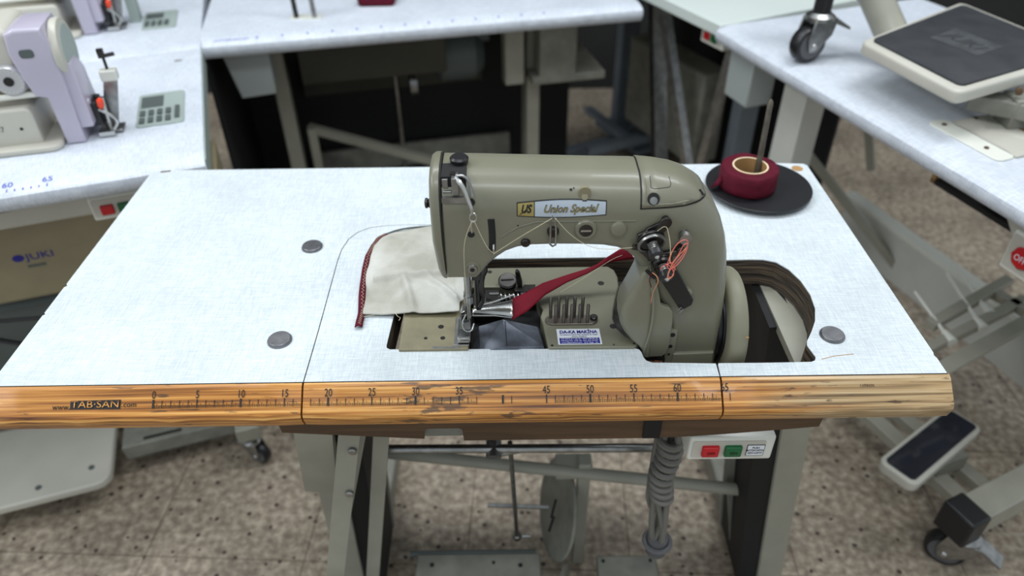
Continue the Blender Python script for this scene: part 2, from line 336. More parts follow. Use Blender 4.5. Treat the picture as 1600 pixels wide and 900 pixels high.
def frame_T(o, x, y):    # matrix whose local x and y axes are the given directions
    x = Vector(x).normalized(); y = Vector(y); z = x.cross(y).normalized(); y = z.cross(x)
    return Matrix.Translation(o) @ Matrix(((x.x, y.x, z.x, 0), (x.y, y.y, z.y, 0), (x.z, y.z, z.z, 0), (0, 0, 0, 1)))
def arc(cx, cy, r, a0, a1, n=6, ry=None):
    ry = ry or r
    return [(cx+r*math.cos(math.radians(a0+(a1-a0)*i/n)), cy+ry*math.sin(math.radians(a0+(a1-a0)*i/n))) for i in range(n+1)]
def rrect(x0, y0, x1, y1, r, n=4):
    return arc(x1-r, y0+r, r, -90, 0, n)+arc(x1-r, y1-r, r, 0, 90, n)+arc(x0+r, y1-r, r, 90, 180, n)+arc(x0+r, y0+r, r, 180, 270, n)

# ------------------------------------------------------------------ the room
o = part('floor', MB().box((-4, -2.5, -0.05), (4, 4, 0)), 'floor', smooth=0); o['kind'] = 'structure'
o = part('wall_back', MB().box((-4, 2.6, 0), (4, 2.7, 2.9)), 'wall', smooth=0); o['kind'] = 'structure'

# ------------------------------------------------------------------ main sewing table
ZT = 0.76
TB = thing('sewing_table', 'large white laminate sewing table in the foreground with orange wooden ruler edge', 'table', (0.12, 0.25, 0), world=True)
seamL = [(-0.1868, 0.0), (-0.1872, 0.09), (-0.1895, 0.235), (-0.1885, 0.262), (-0.183, 0.288), (-0.172, 0.306), (-0.156, 0.317), (-0.135, 0.3215), (-0.11, 0.323), (0.27, 0.323), (0.272, 0.2335)]
holeR = [(0.341, 0.2235), (0.375, 0.2245), (0.396, 0.2235), (0.412, 0.217), (0.424, 0.2), (0.432, 0.175), (0.435, 0.146), (0.432, 0.118), (0.424, 0.094), (0.413, 0.074), (0.402, 0.057), (0.4, 0.05), (0.4035, 0.03), (0.401, 0.0245), (0.396, 0.022), (0.34, 0.0215), (0.2885, 0.022), (0.2875, 0.019), (0.2862, 0)]
main_out = [(-0.5425, 0)]+seamL+holeR+[(0.5425, 0), (0.5425, 0.025), (0.541, 0.03), (0.5425, 0.035), (0.5405, 0.485), (0.536, 0.4905), (0.5, 0.4935), (0.2, 0.4945), (0.195, 0.493), (0.19, 0.4965), (-0.535, 0.498), (-0.5425, 0.49), (-0.5425, 0.19), (-0.5395, 0.186), (-0.5425, 0.183), (-0.5425, 0.13), (-0.54, 0.127), (-0.5425, 0.125)]
ins_out = [(-0.1854, 0)]+[(x+0.0013 if x < 0 else x, y-0.0012) for x, y in seamL[1:-2]]+[(0.2705, 0.3215), (0.2705, 0.234), (-0.08, 0.2345), (-0.088, 0.231), (-0.092, 0.223), (-0.0975, 0.11), (-0.0995, 0.06), (-0.0985, 0.0555), (-0.0945, 0.053), (0.197, 0.0485), (0.2005, 0.047), (0.2025, 0.0425), (0.2035, 0.034), (0.206, 0.028), (0.212, 0.0245), (0.2855, 0.0215), (0.2848, 0.0)]
for nm, out in (('table_top', main_out), ('insert_panel', ins_out)):
    core = part(nm, MB().prism(out, 'Z', ZT-0.043, ZT-0.0015), 'ply', TB, smooth=0)
    sh = part('laminate_sheet', MB().prism(out, 'Z', ZT-0.0015, ZT), 'lam', core, smooth=0)
prof = [(0, ZT), (-0.005, ZT-0.0012), (-0.0295, ZT-0.0215), (-0.0312, ZT-0.026), (-0.0305, ZT-0.031), (-0.026, ZT-0.0425), (-0.022, ZT-0.044), (0, ZT-0.0445)]
def edge_strip(x0, x1):
    n = max(6, int((x1-x0)/0.02)); mb = MB(); vs = []; fs = []; k = len(prof)
    for i in range(n+1):
        x = x0+(x1-x0)*i/n; jig = 0.0006*math.sin(x*61)+0.0004*math.sin(x*173)
        e = min(i, n-i); sh_ = 0.0008 if e == 0 else 0
        for j, (y, z) in enumerate(prof):
            t = jig if j in (2, 3, 4) else 0
            cz = ZT-0.022
            vs.append((x, y+t+(sh_ if y < -0.01 else 0), z+t*0.5-(z-cz)*sh_*20*(1 if y < -0.004 else 0)))
    for i in range(n):
        for j in range(k): fs.append((i*k+j, (i+1)*k+j, (i+1)*k+(j+1) % k, i*k+(j+1) % k))
    fs += [tuple(range(k)), tuple(n*k+j for j in range(k-1, -1, -1))]
    mb.add(vs, fs); return part('wooden_edge', mb, 'wood', TB, smooth=25)
E1 = edge_strip(-0.5425, -0.1872); E2 = edge_strip(-0.185, 0.2845); E3 = edge_strip(0.2868, 0.5445)
E3['label'] = 'bleached right end of the wooden edge'
part('edge_joint', MB().box((-0.5425, -0.0006, ZT-0.0005), (0.5425, 0.0006, ZT+0.0002)), 'groove', TB, smooth=0)
# ruler printed on the sloping face
P1 = Vector((0, -0.005, ZT-0.0012)); P2 = Vector((0, -0.0295, ZT-0.0215)); dn = (P2-P1).normalized(); nn = Vector((1, 0, 0)).cross(-dn).normalized()
FL = (P2-P1).length
def face(x, t, off=0.0009): return Vector((x, 0, 0))+P1+(P2-P1)*t+nn*off*0.9
tk = MB(); X0 = -0.3525; CM = 0.0098
for i in range(0, 67):
    x = X0+i*CM*1.0
    if abs(x+0.186) < 0.0015 or abs(x-0.2856) < 0.0012: continue
    if 42 <= i <= 44 or i in (38, 39): continue
    five = i % 5 == 0; hgt = 0.30 if five else 0.26; wd = 0.0021 if i % 10 == 0 else (0.0012 if five else 0.00075)
    tk.bar(face(x, 0.70), face(x, 0.70-hgt), wd, 0.0002, up=nn)
    if i < 66 and i not in (33, 34, 37, 40, 41, 45):
        for k in range(1, 5) : tk.bar(face(x+k*CM/5, 0.70), face(x+k*CM/5, 0.70-(0.11 if k != 2 else 0.16)), 0.00045, 0.0002, up=nn)
part('ruler_ticks', tk, 'ink', E2, smooth=0)
for s, i in (('0', 0), ('5', 5), ('10', 10), ('15', 15), ('20', 20), ('25', 25), ('30', 30), ('35', 35), ('45', 45), ('50', 50), ('55', 55), ('60', 60), ('65', 65)):
    join_text('ruler_number', [(s, 0.0125, frame_T(face(X0+i*CM*1.0+(0.0045 if i == 65 else 0), 0.245), (1, 0, 0), -dn), 0.72)], 'ink', E1 if i < 17 else (E3 if i > 64 else E2))
pb = MB(); pb.add([face(-0.4455, 0.40, 0.0007), face(-0.4455, 0.70, 0.0007), face(-0.389, 0.70, 0.0007), face(-0.389, 0.38, 0.0007)], [(0, 1, 2, 3)]); part('maker_plate', pb, 'ink', E1, smooth=0)
join_text('maker_name', [('TAB·SAN', 0.0112, frame_T(face(-0.4172, 0.545, 0.0016), (1, 0.0, 0), -dn), 1.22)], 'wood', E1)
join_text('maker_web_address', [('www.', 0.0085, frame_T(face(-0.4552, 0.62), (1, 0, 0), -dn), 1.0)], 'ink', E1)
join_text('maker_web_address', [('.com', 0.0085, frame_T(face(-0.3795, 0.56), (1, 0, 0), -dn), 1.0)], 'ink', E1)
join_text('worn_letters', [('I I/FIN/N', 0.004, frame_T(face(0.449, 0.24), (1, 0, 0), -dn), 1.1)], 'brown', E3)
# screw caps, dowel hole, knife mark
for x, y in ((-0.2305, 0.268), (-0.2295, 0.0712), (0.4352, 0.0665)):
    part('screw_cap', MB().rev((x, y, ZT), (x, y, ZT+0.0042), [(0, 0.0148), (0.4, 0.0148), (0.85, 0.0136), (1, 0.0128)], 36), 'cap_steel', TB)
part('dowel_plug', MB().cyl((0.521, 0.475, ZT-0.001), (0.521, 0.475, ZT+0.0004), 0.009, n=24), 'card', TB)
part('knife_mark', MB().tube([(0.409, 0.026, ZT), (0.425, 0.031, ZT), (0.449, 0.034, ZT)], 0.0005, 6), 'card', TB)
part('scuff', MB().tube([(-0.527, 0.492, ZT), (-0.512, 0.495, ZT)], 0.0015, 6), 'brown', TB)
# hanging hardboard apron under the front edge
def apron(x0, x1, z0f, z1=0.7155, notch=None):
    out = [(x0, z0f(x0))]
    if notch:
        a, b, h = notch; out += [(a, z0f(a))]+[(a+0.001, h-0.003), (a+0.005, h), (b-0.005, h), (b-0.001, h-0.003)]+[(b, z0f(b))]
    out += [(x0+(x1-x0)*k/6, z0f(x0+(x1-x0)*k/6)) for k in range(1, 7) if not notch or (x0+(x1-x0)*k/6) > notch[1]]+[(x1+0.004, z1), (x0-0.004, z1)]
    part('apron_board', MB().prism(out, 'Y', 0.004, 0.008), 'brown', TB, smooth=0)
apron(-0.229, 0.211, lambda x: 0.671-0.019*min(1, (x+0.229)/0.22)+0.0*x, notch=(-0.058, -0.01, 0.6745))
apron(0.226, 0.421, lambda x: 0.652+0.017*max(0, (x-0.226)/0.195)**1.3)
part('notch_plate', MB().box((-0.062, 0.012, 0.652), (-0.006, 0.015, 0.70)), 'beige_dirty', TB, smooth=0)
part('apron_gap_shade', MB().box((0.208, 0.001, 0.655), (0.229, 0.0035, 0.7155)), 'matte', TB)  # black strip painting the dark gap between the two apron boards
# splayed steel stand
def leg(s):   # s = -1 left, +1 right
    xt, xb = (-0.215, -0.235) if s < 0 else (0.43, 0.507)
    root = part('leg', MB().bar((xt, 0.20, 0.715), (xb, 0.22, 0.05), 0.008, 0.13, up=(0, 1, 0)), 'beige', TB, bevel=0.001)
    part('leg_flange', MB().bar((xt+s*0.018, 0.135, 0.715), (xb+s*0.018, 0.155, 0.06), 0.042, 0.004, up=(0, 1, 0)).bar((xt-s*0.020, 0.266, 0.715), (xb-s*0.020, 0.286, 0.06), 0.048, 0.004, up=(0, 1, 0)), 'beige', root)
    part('leg_channel_shade', MB().bar((xt-s*0.022, 0.20, 0.715), (xb-s*0.022, 0.22, 0.06), 0.036, 0.124, up=(0, 1, 0)), 'matte', root)  # black plate standing in for the shade inside the open leg channel
    part('foot', MB().box((xb-(0.06 if s < 0 else 0.026), -0.12, 0.012), (xb+0.026, 0.5, 0.06)), 'beige_dirty', root, bevel=0.004)
    part('top_bracket', MB().box((xt-0.03, 0.05, 0.705), (xt+0.03, 0.45, 0.7165)), 'beige', root)
    part('rubber_foot', MB().cyl((xb, -0.09, 0), (xb, -0.09, 0.013), 0.02), 'black', root)
    part('rubber_foot', MB().cyl((xb, 0.46, 0), (xb, 0.46, 0.013), 0.02), 'black', root)
    return root
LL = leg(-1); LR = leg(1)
fb = part('front_brace', MB().bar((-0.158, 0.05, 0.64), (-0.2305, 0.05, 0.30), 0.028, 0.004, up=(0, 1, 0)).bar((-0.2305, 0.05, 0.30), (-0.285, 0.06, 0.05), 0.028, 0.004, up=(0, 1, 0)), 'beige', TB, label='flat front strip of the left leg with two bolts')
for p in ((-0.163, 0.046, 0.585), (-0.18, 0.046, 0.494)):
    part('bolt', MB().rev(p, (p[0], p[1]-0.004, p[2]), [(0, 0.006), (0.6, 0.006), (1, 0.004)], 14), 'nickel', fb)
part('leg_gusset', MB().prism([(-0.155, 0.66), (-0.13, 0.66), (-0.215, 0.33), (-0.185, 0.46)], 'Y', 0.09, 0.094).bar((-0.128, 0.1, 0.60), (-0.2, 0.12, 0.16), 0.022, 0.012, up=(0, 1, 0)).bar((-0.21, 0.05, 0.62), (-0.25, 0.12, 0.4), 0.05, 0.004, up=(0, 1, 0)), 'beige', LL, smooth=0)
part('front_brace', MB().bar((0.40, 0.24, 0.5), (0.485, 0.22, 0.06), 0.03, 0.005, up=(0, 1, 0)), 'beige_dirty', TB)
cr = part('cross_rod', MB().cyl((-0.225, 0.275, 0.312), (0.465, 0.205, 0.272), 0.011, n=16), 'beige', TB)
part('support_rod', MB().cyl((-0.16, 0.14, 0.475), (0.275, 0.15, 0.457), 0.007, n=14).cyl((0.275, 0.15, 0.457), (0.43, 0.19, 0.47), 0.005, n=10), 'nickel', TB, label='grey steel rod under the apron')
part('rod_clamp', MB().cyl((0.02, 0.135, 0.458), (0.02, 0.165, 0.472), 0.012, n=14).cyl((0.03, 0.15, 0.45), (0.06, 0.15, 0.458), 0.006), 'nickel', TB)
pr = part('pedal_rod', MB().cyl((0.045, 0.16, 0.462), (0.055, 0.25, 0.07), 0.004, n=12), 'nickel', TB)
part('rod_end', MB().rev((0.055, 0.242, 0.075), (0.055, 0.262, 0.075), [(0, 0.006), (0.3, 0.01), (0.7, 0.01), (1, 0.006)], 16).cyl((0.055, 0.25, 0.075), (0.08, 0.25, 0.075), 0.004), 'steel', pr)
part('lever_rod', MB().cyl((0.0, 0.25, 0.178), (0.115, 0.25, 0.168), 0.0042, n=10), 'nickel', TB)
# motor guard plates and bracket
mg = part('guard_plate', MB().rev((0.136, 0.25, 0.165), (0.1284, 0.2488, 0.167), [(0, 0.0), (0, 0.092), (0.5, 0.096), (1, 0.094), (1, 0)], 40), 'beige_dirty', TB, label='round grey guard plate with two slots')
part('slot', MB().bar((0.118, 0.22, 0.178), (0.128, 0.245, 0.200), 0.004, 0.004).bar((0.114, 0.21, 0.150), (0.124, 0.235, 0.160), 0.004, 0.004), 'matte', mg, smooth=0)
part('guard_bracket', MB().box((0.165, 0.235, 0.0), (0.187, 0.262, 0.31)).box((0.125, 0.235, 0.27), (0.19, 0.27, 0.30)), 'beige', TB, bevel=0.002)
part('guard_plate', MB().rev((0.125, 0.12, 0.03), (0.132, 0.118, 0.03), [(0, 0), (0, 0.09), (1, 0.092), (1, 0)], 36), 'beige_dirty', TB)
p1 = part('pedal', MB().box((-0.135, -0.12, 0.085), (0.098, 0.198, 0.1)), 'beige_dirty', TB, bevel=0.003, label='wide grey foot pedal with rivets')
part('pedal_rivets', MB().cyl((-0.105, 0.175, 0.1), (-0.105, 0.175, 0.102), 0.004).cyl((0.06, 0.172, 0.1), (0.06, 0.172, 0.102), 0.004).cyl((0.01, 0.178, 0.1), (0.01, 0.178, 0.102), 0.003), 'groove', p1)
part('pedal_hinge', MB().cyl((-0.15, 0.205, 0.09), (0.09, 0.205, 0.09), 0.006), 'greydark', p1)
p2 = part('pedal', MB().box((0.203, -0.12, 0.085), (0.315, 0.19, 0.1)), 'beige_dirty', TB, bevel=0.003, label='narrow grey foot pedal')
part('pedal_rivets', MB().cyl((0.215, 0.178, 0.1), (0.215, 0.178, 0.102), 0.003).cyl((0.303, 0.178, 0.1), (0.303, 0.178, 0.102), 0.003), 'groove', p2)
part('pedal_support', MB().box((-0.235, -0.06, 0.058), (0.50, -0.03, 0.085)), 'beige_dirty', TB)
# switch box
def switch_box(T, parent, wx=0.105, depth=0.05, hh=0.045, buttons=True, lab=None):
    def P(mb): mb.v = [T @ v for v in mb.v]; return mb
    o = part('switch_box', P(MB().puff([(p[0], p[1], 0.004) for p in rrect(0, 0, wx, hh, 0.004)], 'Y', 0, depth)), 'offwhite', parent, label=lab)
    part('switch_panel', P(MB().prism(rrect(0.004, 0.008, wx-0.012, hh-0.006, 0.003), 'Y', -0.0012, 0.004)), 'cream', o)
    if buttons:
        for x, c, n in ((0.016, 'red', 'stop_button'), (0.044, 'green', 'start_button')):
            part(n, P(MB().puff([(p[0], p[1], 0.002) for p in rrect(x, 0.012, x+0.021, 0.03, 0.002)], 'Y', -0.006, 0.002)), c, o)
    return o
SB = switch_box(Matrix.Translation((0.268, 0.003, 0.609)), TB, 0.106, 0.055, 0.043, lab='white switch box with red and green buttons')
lb = part('switch_label', MB().prism(rrect(0.3395, 0.62, 0.3615, 0.6395, 0.0005, 1), 'Y', 0.0012, 0.003), 'ink', SB, smooth=0)
part('switch_label_paper', MB().prism(rrect(0.3402, 0.6207, 0.3608, 0.6388, 0.0005, 1), 'Y', 0.0009, 0.003), 'paper', lb, smooth=0)
join_text('switch_lettering', [(s, 0.0047, frame_T((0.3505, 0.0006, z), (1, 0, 0), (0, 0, 1)), sx) for s, z, sx in (('PUSH', 0.6345, 0.8), ('BUTTON SWITCH', 0.6298, 0.56), ('220V-4.5KW', 0.625, 0.72))], 'ink', lb)
join_text('button_lettering', [('OFF', 0.006, frame_T((0.2945, -0.0038, 0.6295), (1, 0, 0), (0, 0, 1)), 1)], 'maroon', SB)
join_text('button_lettering', [('ON', 0.006, frame_T((0.3225, -0.0038, 0.6295), (1, 0, 0), (0, 0, 1)), 1)], 'matte', SB)

# ------------------------------------------------------------------ coiled cable hanging under the table
CB = thing('power_cable', 'grey power cable wound in a tight bundle hanging under the table', 'cable', (0.262, 0.06, 0.34), world=True)
coil = []
for i in range(9*14+1):
    a = i/14*2*PI; z = 0.585-0.135*i/(9*14); coil.append((0.262+0.0135*math.cos(a)+0.003*math.sin(z*60), 0.065+0.0135*math.sin(a), z))
part('coil', MB().tube(coil, 0.0055, 8), 'cable', CB)
lp = MB()
for dx, dy, l in ((-0.008, 0, 0.12), (0.004, 0.008, 0.145), (0.01, -0.006, 0.135), (-0.014, 0.01, 0.05)):
    lp.tube([(0.262+dx*0.5, 0.065, 0.67), (0.262+dx, 0.065+dy, 0.59), (0.262+dx, 0.065+dy, 0.46), (0.266+dx*1.1, 0.065+dy, 0.455-l*0.6), (0.27+dx*0.6, 0.065+dy, 0.452-l), (0.275+dx*0.2, 0.068+dy, 0.452-l*0.6), (0.266-dx, 0.068+dy, 0.46)], 0.0048, 8, smooth=2)
lp.tube([(0.262, 0.065, 0.59), (0.255, 0.06, 0.63), (0.262, 0.05, 0.655), (0.275, 0.05, 0.64), (0.28, 0.055, 0.60), (0.262, 0.065, 0.59)], 0.005, 8, smooth=2)
part('cable_loop', lp, 'cable', CB)
part('cable_tie', MB().tube([(0.272+0.02*math.cos(q), 0.067+0.02*math.sin(q), 0.335+0.0*q) for q in [k*PI/8 for k in range(17)]], 0.004, 6).cyl((0.272, 0.067, 0.31), (0.272, 0.067, 0.345), 0.016), 'grey_rubber', CB)

# ------------------------------------------------------------------ the sewing machine
SM = thing('sewing_machine', 'olive grey industrial sewing machine sunk into the middle of the white table', 'sewing machine', (0.12, 0.12, 0.68), world=True)
R1 = 0.034
body = [(-0.021, 0.861, .004), (0.012, 0.861, .004), (0.0185, 0.868, .005), (0.026, 0.878, .006), (0.036, 0.8875, .007), (0.046, 0.8945, .008), (0.058, 0.899, .009), (0.073, 0.901, .01), (0.098, 0.9015, .01), (0.125, 0.901, .01), (0.15, 0.8995, .01),
        (0.165, 0.897, .009), (0.177, 0.891, .009), (0.187, 0.881, .009), (0.197, 0.866, .009), (0.207, 0.848, .009), (0.218, 0.826, .009), (0.228, 0.805, .009), (0.236, 0.785, .008), (0.240, 0.76, .006), (0.240, 0.665, .004),
        (0.297, 0.665, .004), (0.298, 0.70, .006), (0.298, 0.76, .010), (0.2975, 0.80, .014), (0.2965, 0.83, .018), (0.2945, 0.856, .022), (0.2915, 0.88, .026), (0.2865, 0.901, .029), (0.2795, 0.9195, .031), (0.2715, 0.934, .032), (0.262, 0.946, .033), (0.251, 0.9555, .034), (0.238, 0.9635, .034), (0.223, 0.969, .034), (0.205, 0.9725, .034), (0.18, 0.9755, .034), (0.13, 0.977, .034), (0.08, 0.979, .034), (0.03, 0.981, .034, 0, -1), (0.0, 0.982, .034, 0, -1), (-0.0195, 0.9825, .034, 0.03, -1), (-0.021, 0.94, .003, 1, 0), (-0.021, 0.90, .003, 1, 0)]
YF, YB = 0.057, 0.147
arm = part('arm_casting', MB().puff(body, 'Y', YF, YB, 8), 'olive', SM, smooth=50)
dgm = bmesh.new(); dgm.from_mesh(arm.data); bvh = BVHTree.FromBMesh(dgm)
def fy(x, z):
    h = bvh.ray_cast(Vector((x, -0.3, z)), Vector((0, 1, 0)))
    return h[0].y if h[0] else YF
def fn(x, z):
    h = bvh.ray_cast(Vector((x, -0.3, z)), Vector((0, 1, 0)))
    n_ = h[1] if h[0] else Vector((0, -1, 0)); return n_ if n_.y < 0 else -n_
def decal(pts, off, mb):    # a thin patch following the casting
    n = len(pts); c = (sum(p[0] for p in pts)/n, sum(p[1] for p in pts)/n)
    vs = [(x, fy(x, z)-off, z) for x, z in pts]; mb.add(vs, [tuple(range(n))]); return mb
def onface(x, z, d): return Vector((x, fy(x, z), z))+fn(x, z)*d
def screw(x, z, r, m='gun', h=0.002, slot=True, parent=SM, name='screw', sink=0.001):
    a = onface(x, z, -sink); b = onface(x, z, h); o = part(name, MB().rev(a, b, [(0, r), (0.7, r), (1, r*0.85)], 20), m, parent)
    if slot:
        d = fn(x, z); t = Vector((0.7, 0, 0.7)); c = onface(x, z, h+0.0001); part('slot', MB().bar(c-t*r*0.75, c+t*r*0.75, r*0.28, 0.0003, up=d), 'groove', o, smooth=0)
    return o
# face cover on the left end
fc = [(0.062, 0.858), (0.135, 0.858), (0.143, 0.87), (0.147, 0.90), (0.147, 0.94), (0.143, 0.965), (0.132, 0.979), (0.118, 0.985), (0.088, 0.9855), (0.072, 0.980), (0.0605, 0.966), (0.056, 0.945), (0.055, 0.91), (0.056, 0.872)]
cover = MB().puff([(a, b, 0.0065) for a, b in fc], 'X', -0.033, -0.0225, 6, back=False)
for v in cover.v: v.x += 0.006*max(0, (0.90-v.z)/0.045)*(1 if v.x < -0.025 else 0.35)
part('face_cover', cover, 'olive', SM, smooth=50)
part('cover_gap', MB().prism([(0.1+(a-0.1)*0.985, 0.92+(b-0.92)*0.985) for a, b in fc], 'X', -0.0235, -0.0205), 'groove', SM)
part('cover_knob', MB().rev((-0.0395, 0.075, 0.948), (-0.030, 0.075, 0.948), [(0, 0.003), (0.1, 0.0055), (0.35, 0.0055), (0.4, 0.004), (0.5, 0.0052), (1, 0.0052)], 20), 'gun', SM)
# rear top cover
def arm_slice(x0, z0, th, name, m):    # a shell lying on the casting right of x0 and above z0
    bm = bmesh.new(); bm.from_mesh(arm.data); g = lambda: bm.verts[:]+bm.edges[:]+bm.faces[:]
    bmesh.ops.bisect_plane(bm, geom=g(), plane_co=(x0, 0, 0), plane_no=(1, 0, 0), clear_inner=True)
    bmesh.ops.bisect_plane(bm, geom=g(), plane_co=(x0, 0, z0), plane_no=(-0.012, 0, 1), clear_inner=True)
    me = bpy.data.meshes.new(name); bm.to_mesh(me); bm.free(); o = bpy.data.objects.new(name, me); C.objects.link(o)
    k = o.modifiers.new('solid', 'SOLIDIFY'); k.thickness = th; k.offset = 1; k.use_even_offset = True; k.thickness_clamp = 0
    return finish(o, m, SM, 50)
arm_slice(0.1853, 0.9474, 0.0006, 'cover_seam', 'groove')
arm_slice(0.1868, 0.9488, 0.0017, 'rear_cover', 'olive')
def strip(pts, wd, off, m, name, parent=SM, n=1):
    mb = MB(); mb.tube([onface(x, z, off) for x, z in pts], wd, 6, smooth=0); return part(name, mb, m, parent)
def dense(pts, k=6):
    r = []
    for i in range(len(pts)-1):
        for j in range(k): r.append((pts[i][0]+(pts[i+1][0]-pts[i][0])*j/k, pts[i][1]+(pts[i+1][1]-pts[i][1])*j/k))
    return r+[pts[-1]]
strip(dense([(0.190, 0.972), (0.190, 0.952), (0.215, 0.9515), (0.236, 0.952)]), 0.0009, 0.0014, 'olive', 'cover_rim')
strip(dense([(0.196, 0.972), (0.196, 0.9655), (0.2, 0.9645), (0.216, 0.9645), (0.2175, 0.966), (0.2165, 0.9695)]), 0.00035, 0.0017, 'groove', 'hatch_outline')
part('cover_recess', MB().rev(onface(0.1985, 0.957, -0.001), onface(0.1985, 0.957, 0.0021), [(0, 0.0068), (1, 0.0066)], 24), 'groove', SM)
part('recessed_screw', MB().rev(onface(0.1985, 0.9555, 0.0018), onface(0.1985, 0.9555, 0.0027), [(0, 0.0042), (1, 0.004)], 18), 'nickel', SM)
part('oil_hole', MB().bar(onface(0.2525, 0.9505, 0.0019), onface(0.2485, 0.955, 0.0019), 0.004, 0.0006, up=fn(0.262, 0.955)), 'groove', SM)
# recess and screw above the badge
rcs = part('screw_recess', MB().prism([(x, z) for x, z in arc(0.1275, 0.9655, 0.0065, 0, 180, 10)]+[(0.121, 0.957), (0.134, 0.957)], 'Y', fy(0.1275, 0.962)-0.0009, fy(0.1275, 0.962)+0.003), 'olive2', SM)
part('recess_screw', MB().rev(Vector((0.1275, fy(0.1275, 0.962)-0.0025, 0.962)), Vector((0.1275, fy(0.1275, 0.962), 0.96)), [(0, 0.0035), (1, 0.004)], 16), 'olive2', rcs)
part('recess_hole', MB().cyl(Vector((0.1275, fy(0.1275, 0.96)-0.0022, 0.957)), Vector((0.1275, fy(0.1275, 0.96), 0.957)), 0.0022), 'groove', rcs)
part('paint_chips', MB().cyl(onface(0.1135, 0.967, -0.001), onface(0.1135, 0.967, 0.0003), 0.0015).cyl(onface(0.1165, 0.968, -0.001), onface(0.1165, 0.968, 0.0003), 0.0009), 'groove', SM)
# maker's badge
def badge_pts(g):
    x0, x1, zc = 0.0575-g, 0.1505+g, 0.9495; r = []
    for i in range(13):
        t = i/12; r.append((x0+(x1-x0)*t, zc-(0.0078+g)-0.0024*math.sin(PI*t)))
    for i in range(13):
        t = 1-i/12; r.append((x0+(x1-x0)*t, zc+(0.0078+g)+0.0024*math.sin(PI*t)))
    return r
def patch(g, off, xa=None, xb=None):
    mb = MB(); P = badge_pts(g); lo = P[:13]; hi = P[:12:-1]; cols = 24; rows = 5; vs = []; xs = (xa if xa is not None else P[0][0], xb if xb is not None else P[12][0])
    for i in range(cols+1):
        x = xs[0]+(xs[1]-xs[0])*i/cols; t = (x-P[0][0])/(P[12][0]-P[0][0]); zl = 0.9495-(0.0078+g)-0.0024*math.sin(PI*t); zh = 0.9495+(0.0078+g)+0.0024*math.sin(PI*t)
        for j in range(rows+1):
            z = zl+(zh-zl)*j/rows; vs.append((x, fy(x, z)-off, z))
    fs = [(i*(rows+1)+j, (i+1)*(rows+1)+j, (i+1)*(rows+1)+j+1, i*(rows+1)+j+1) for i in range(cols) for j in range(rows)]
    return mb.add(vs, fs)
bd = part('badge', patch(0.0, 0.0004), 'ink', SM, label='maker badge with script lettering')
part('badge_field', patch(-0.0011, 0.0006, 0.0585, 0.0752), 'gold', bd)
part('badge_field', patch(-0.0011, 0.0006, 0.0762, 0.1495), 'badge', bd, label='pale blue badge field')
def facetext(name, s, size, x, z, m, parent, sx=1, shear=0, bold=0, off=0.0009):
    me = textmesh(s, size, sx, shear=shear, bold=bold)
    me.transform(Matrix.Translation((x, 0, z)) @ Matrix.Rotation(PI/2, 4, 'X'))
    for v in me.vertices: v.co.y = fy(v.co.x, v.co.z)-off+v.co.y*0.1
    o = bpy.data.objects.new(name, me); C.objects.link(o); return finish(o, m, parent, smooth=0)
facetext('badge_lettering', 'Union Special', 0.0118, 0.1125, 0.9495, 'ink', bd, sx=0.86, shear=0.35, bold=0.0004, off=0.0009)
facetext('badge_lettering', 'Union Special', 0.0118, 0.1125, 0.9495, 'gold', bd, sx=0.86, shear=0.35, bold=-0.0001, off=0.0012)
facetext('badge_emblem', 'US', 0.0125, 0.0668, 0.9498, 'ink', bd, sx=0.72, shear=0.3, bold=0.0005)
part('emblem_stroke', MB().tube([onface(0.0605, 0.944, 0.0008), onface(0.066, 0.948, 0.0008), onface(0.0715, 0.955, 0.0008)], 0.0005, 5), 'ink', bd)
# raised lower rib under the badge
rib = [(0.040, 0.916), (0.058, 0.928), (0.078, 0.9345), (0.11, 0.9345), (0.150, 0.934), (0.182, 0.934)]
strip(dense(rib), 0.0009, 0.0, 'olive', 'casting_rib')
# bosses, screws and holes on the arm
bs = part('boss', MB().rev(onface(0.1300, 0.9245, -0.002), onface(0.13, 0.9245, 0.003), [(0, 0.0125), (0.7, 0.0118), (1, 0.0105)], 28), 'olive', SM)
part('window', MB().rev(onface(0.13, 0.9245, 0.002), onface(0.13, 0.9245, 0.0036), [(0, 0.0075), (1, 0.0072)], 24), 'gun', bs)
part('window_slot', MB().bar(onface(0.1245, 0.9245, 0.0038), onface(0.1355, 0.9245, 0.0038), 0.002, 0.0004, up=(0, 1, 0)), 'steel', bs)
part('plug', MB().rev(onface(0.1645, 0.925, -0.002), onface(0.1645, 0.925, 0.0045), [(0, 0.0092), (0.55, 0.009), (0.9, 0.0078), (1, 0.006)], 28), 'olive', SM)
screw(0.0665, 0.9085, 0.0052, 'gun', 0.003)
part('oil_hole', MB().cyl(onface(0.009, 0.9195, -0.001), onface(0.009, 0.9195, 0.0003), 0.0038), 'groove', SM)
part('oil_hole', MB().cyl(onface(0.0105, 0.958, -0.001), onface(0.0105, 0.958, 0.0004), 0.0042), 'groove', SM)
part('paint_chips', MB().cyl(onface(0.0585, 0.930, -0.001), onface(0.0585, 0.930, 0.0003), 0.0009), 'groove', SM)
hs = part('head_screw_boss', MB().rev(onface(0.0085, 0.875, -0.001), onface(0.0085, 0.875, 0.0014), [(0, 0.0088), (1, 0.0082)], 26), 'olive', SM)
part('head_screw', MB().rev(onface(0.0085, 0.875, 0.001), onface(0.0085, 0.875, 0.0032), [(0, 0.0062), (1, 0.0055)], 22), 'nickel', hs)
part('screw_socket', MB().cyl(onface(0.0085, 0.875, 0.0033), onface(0.0085, 0.875, 0.0035), 0.0026), 'groove', hs)
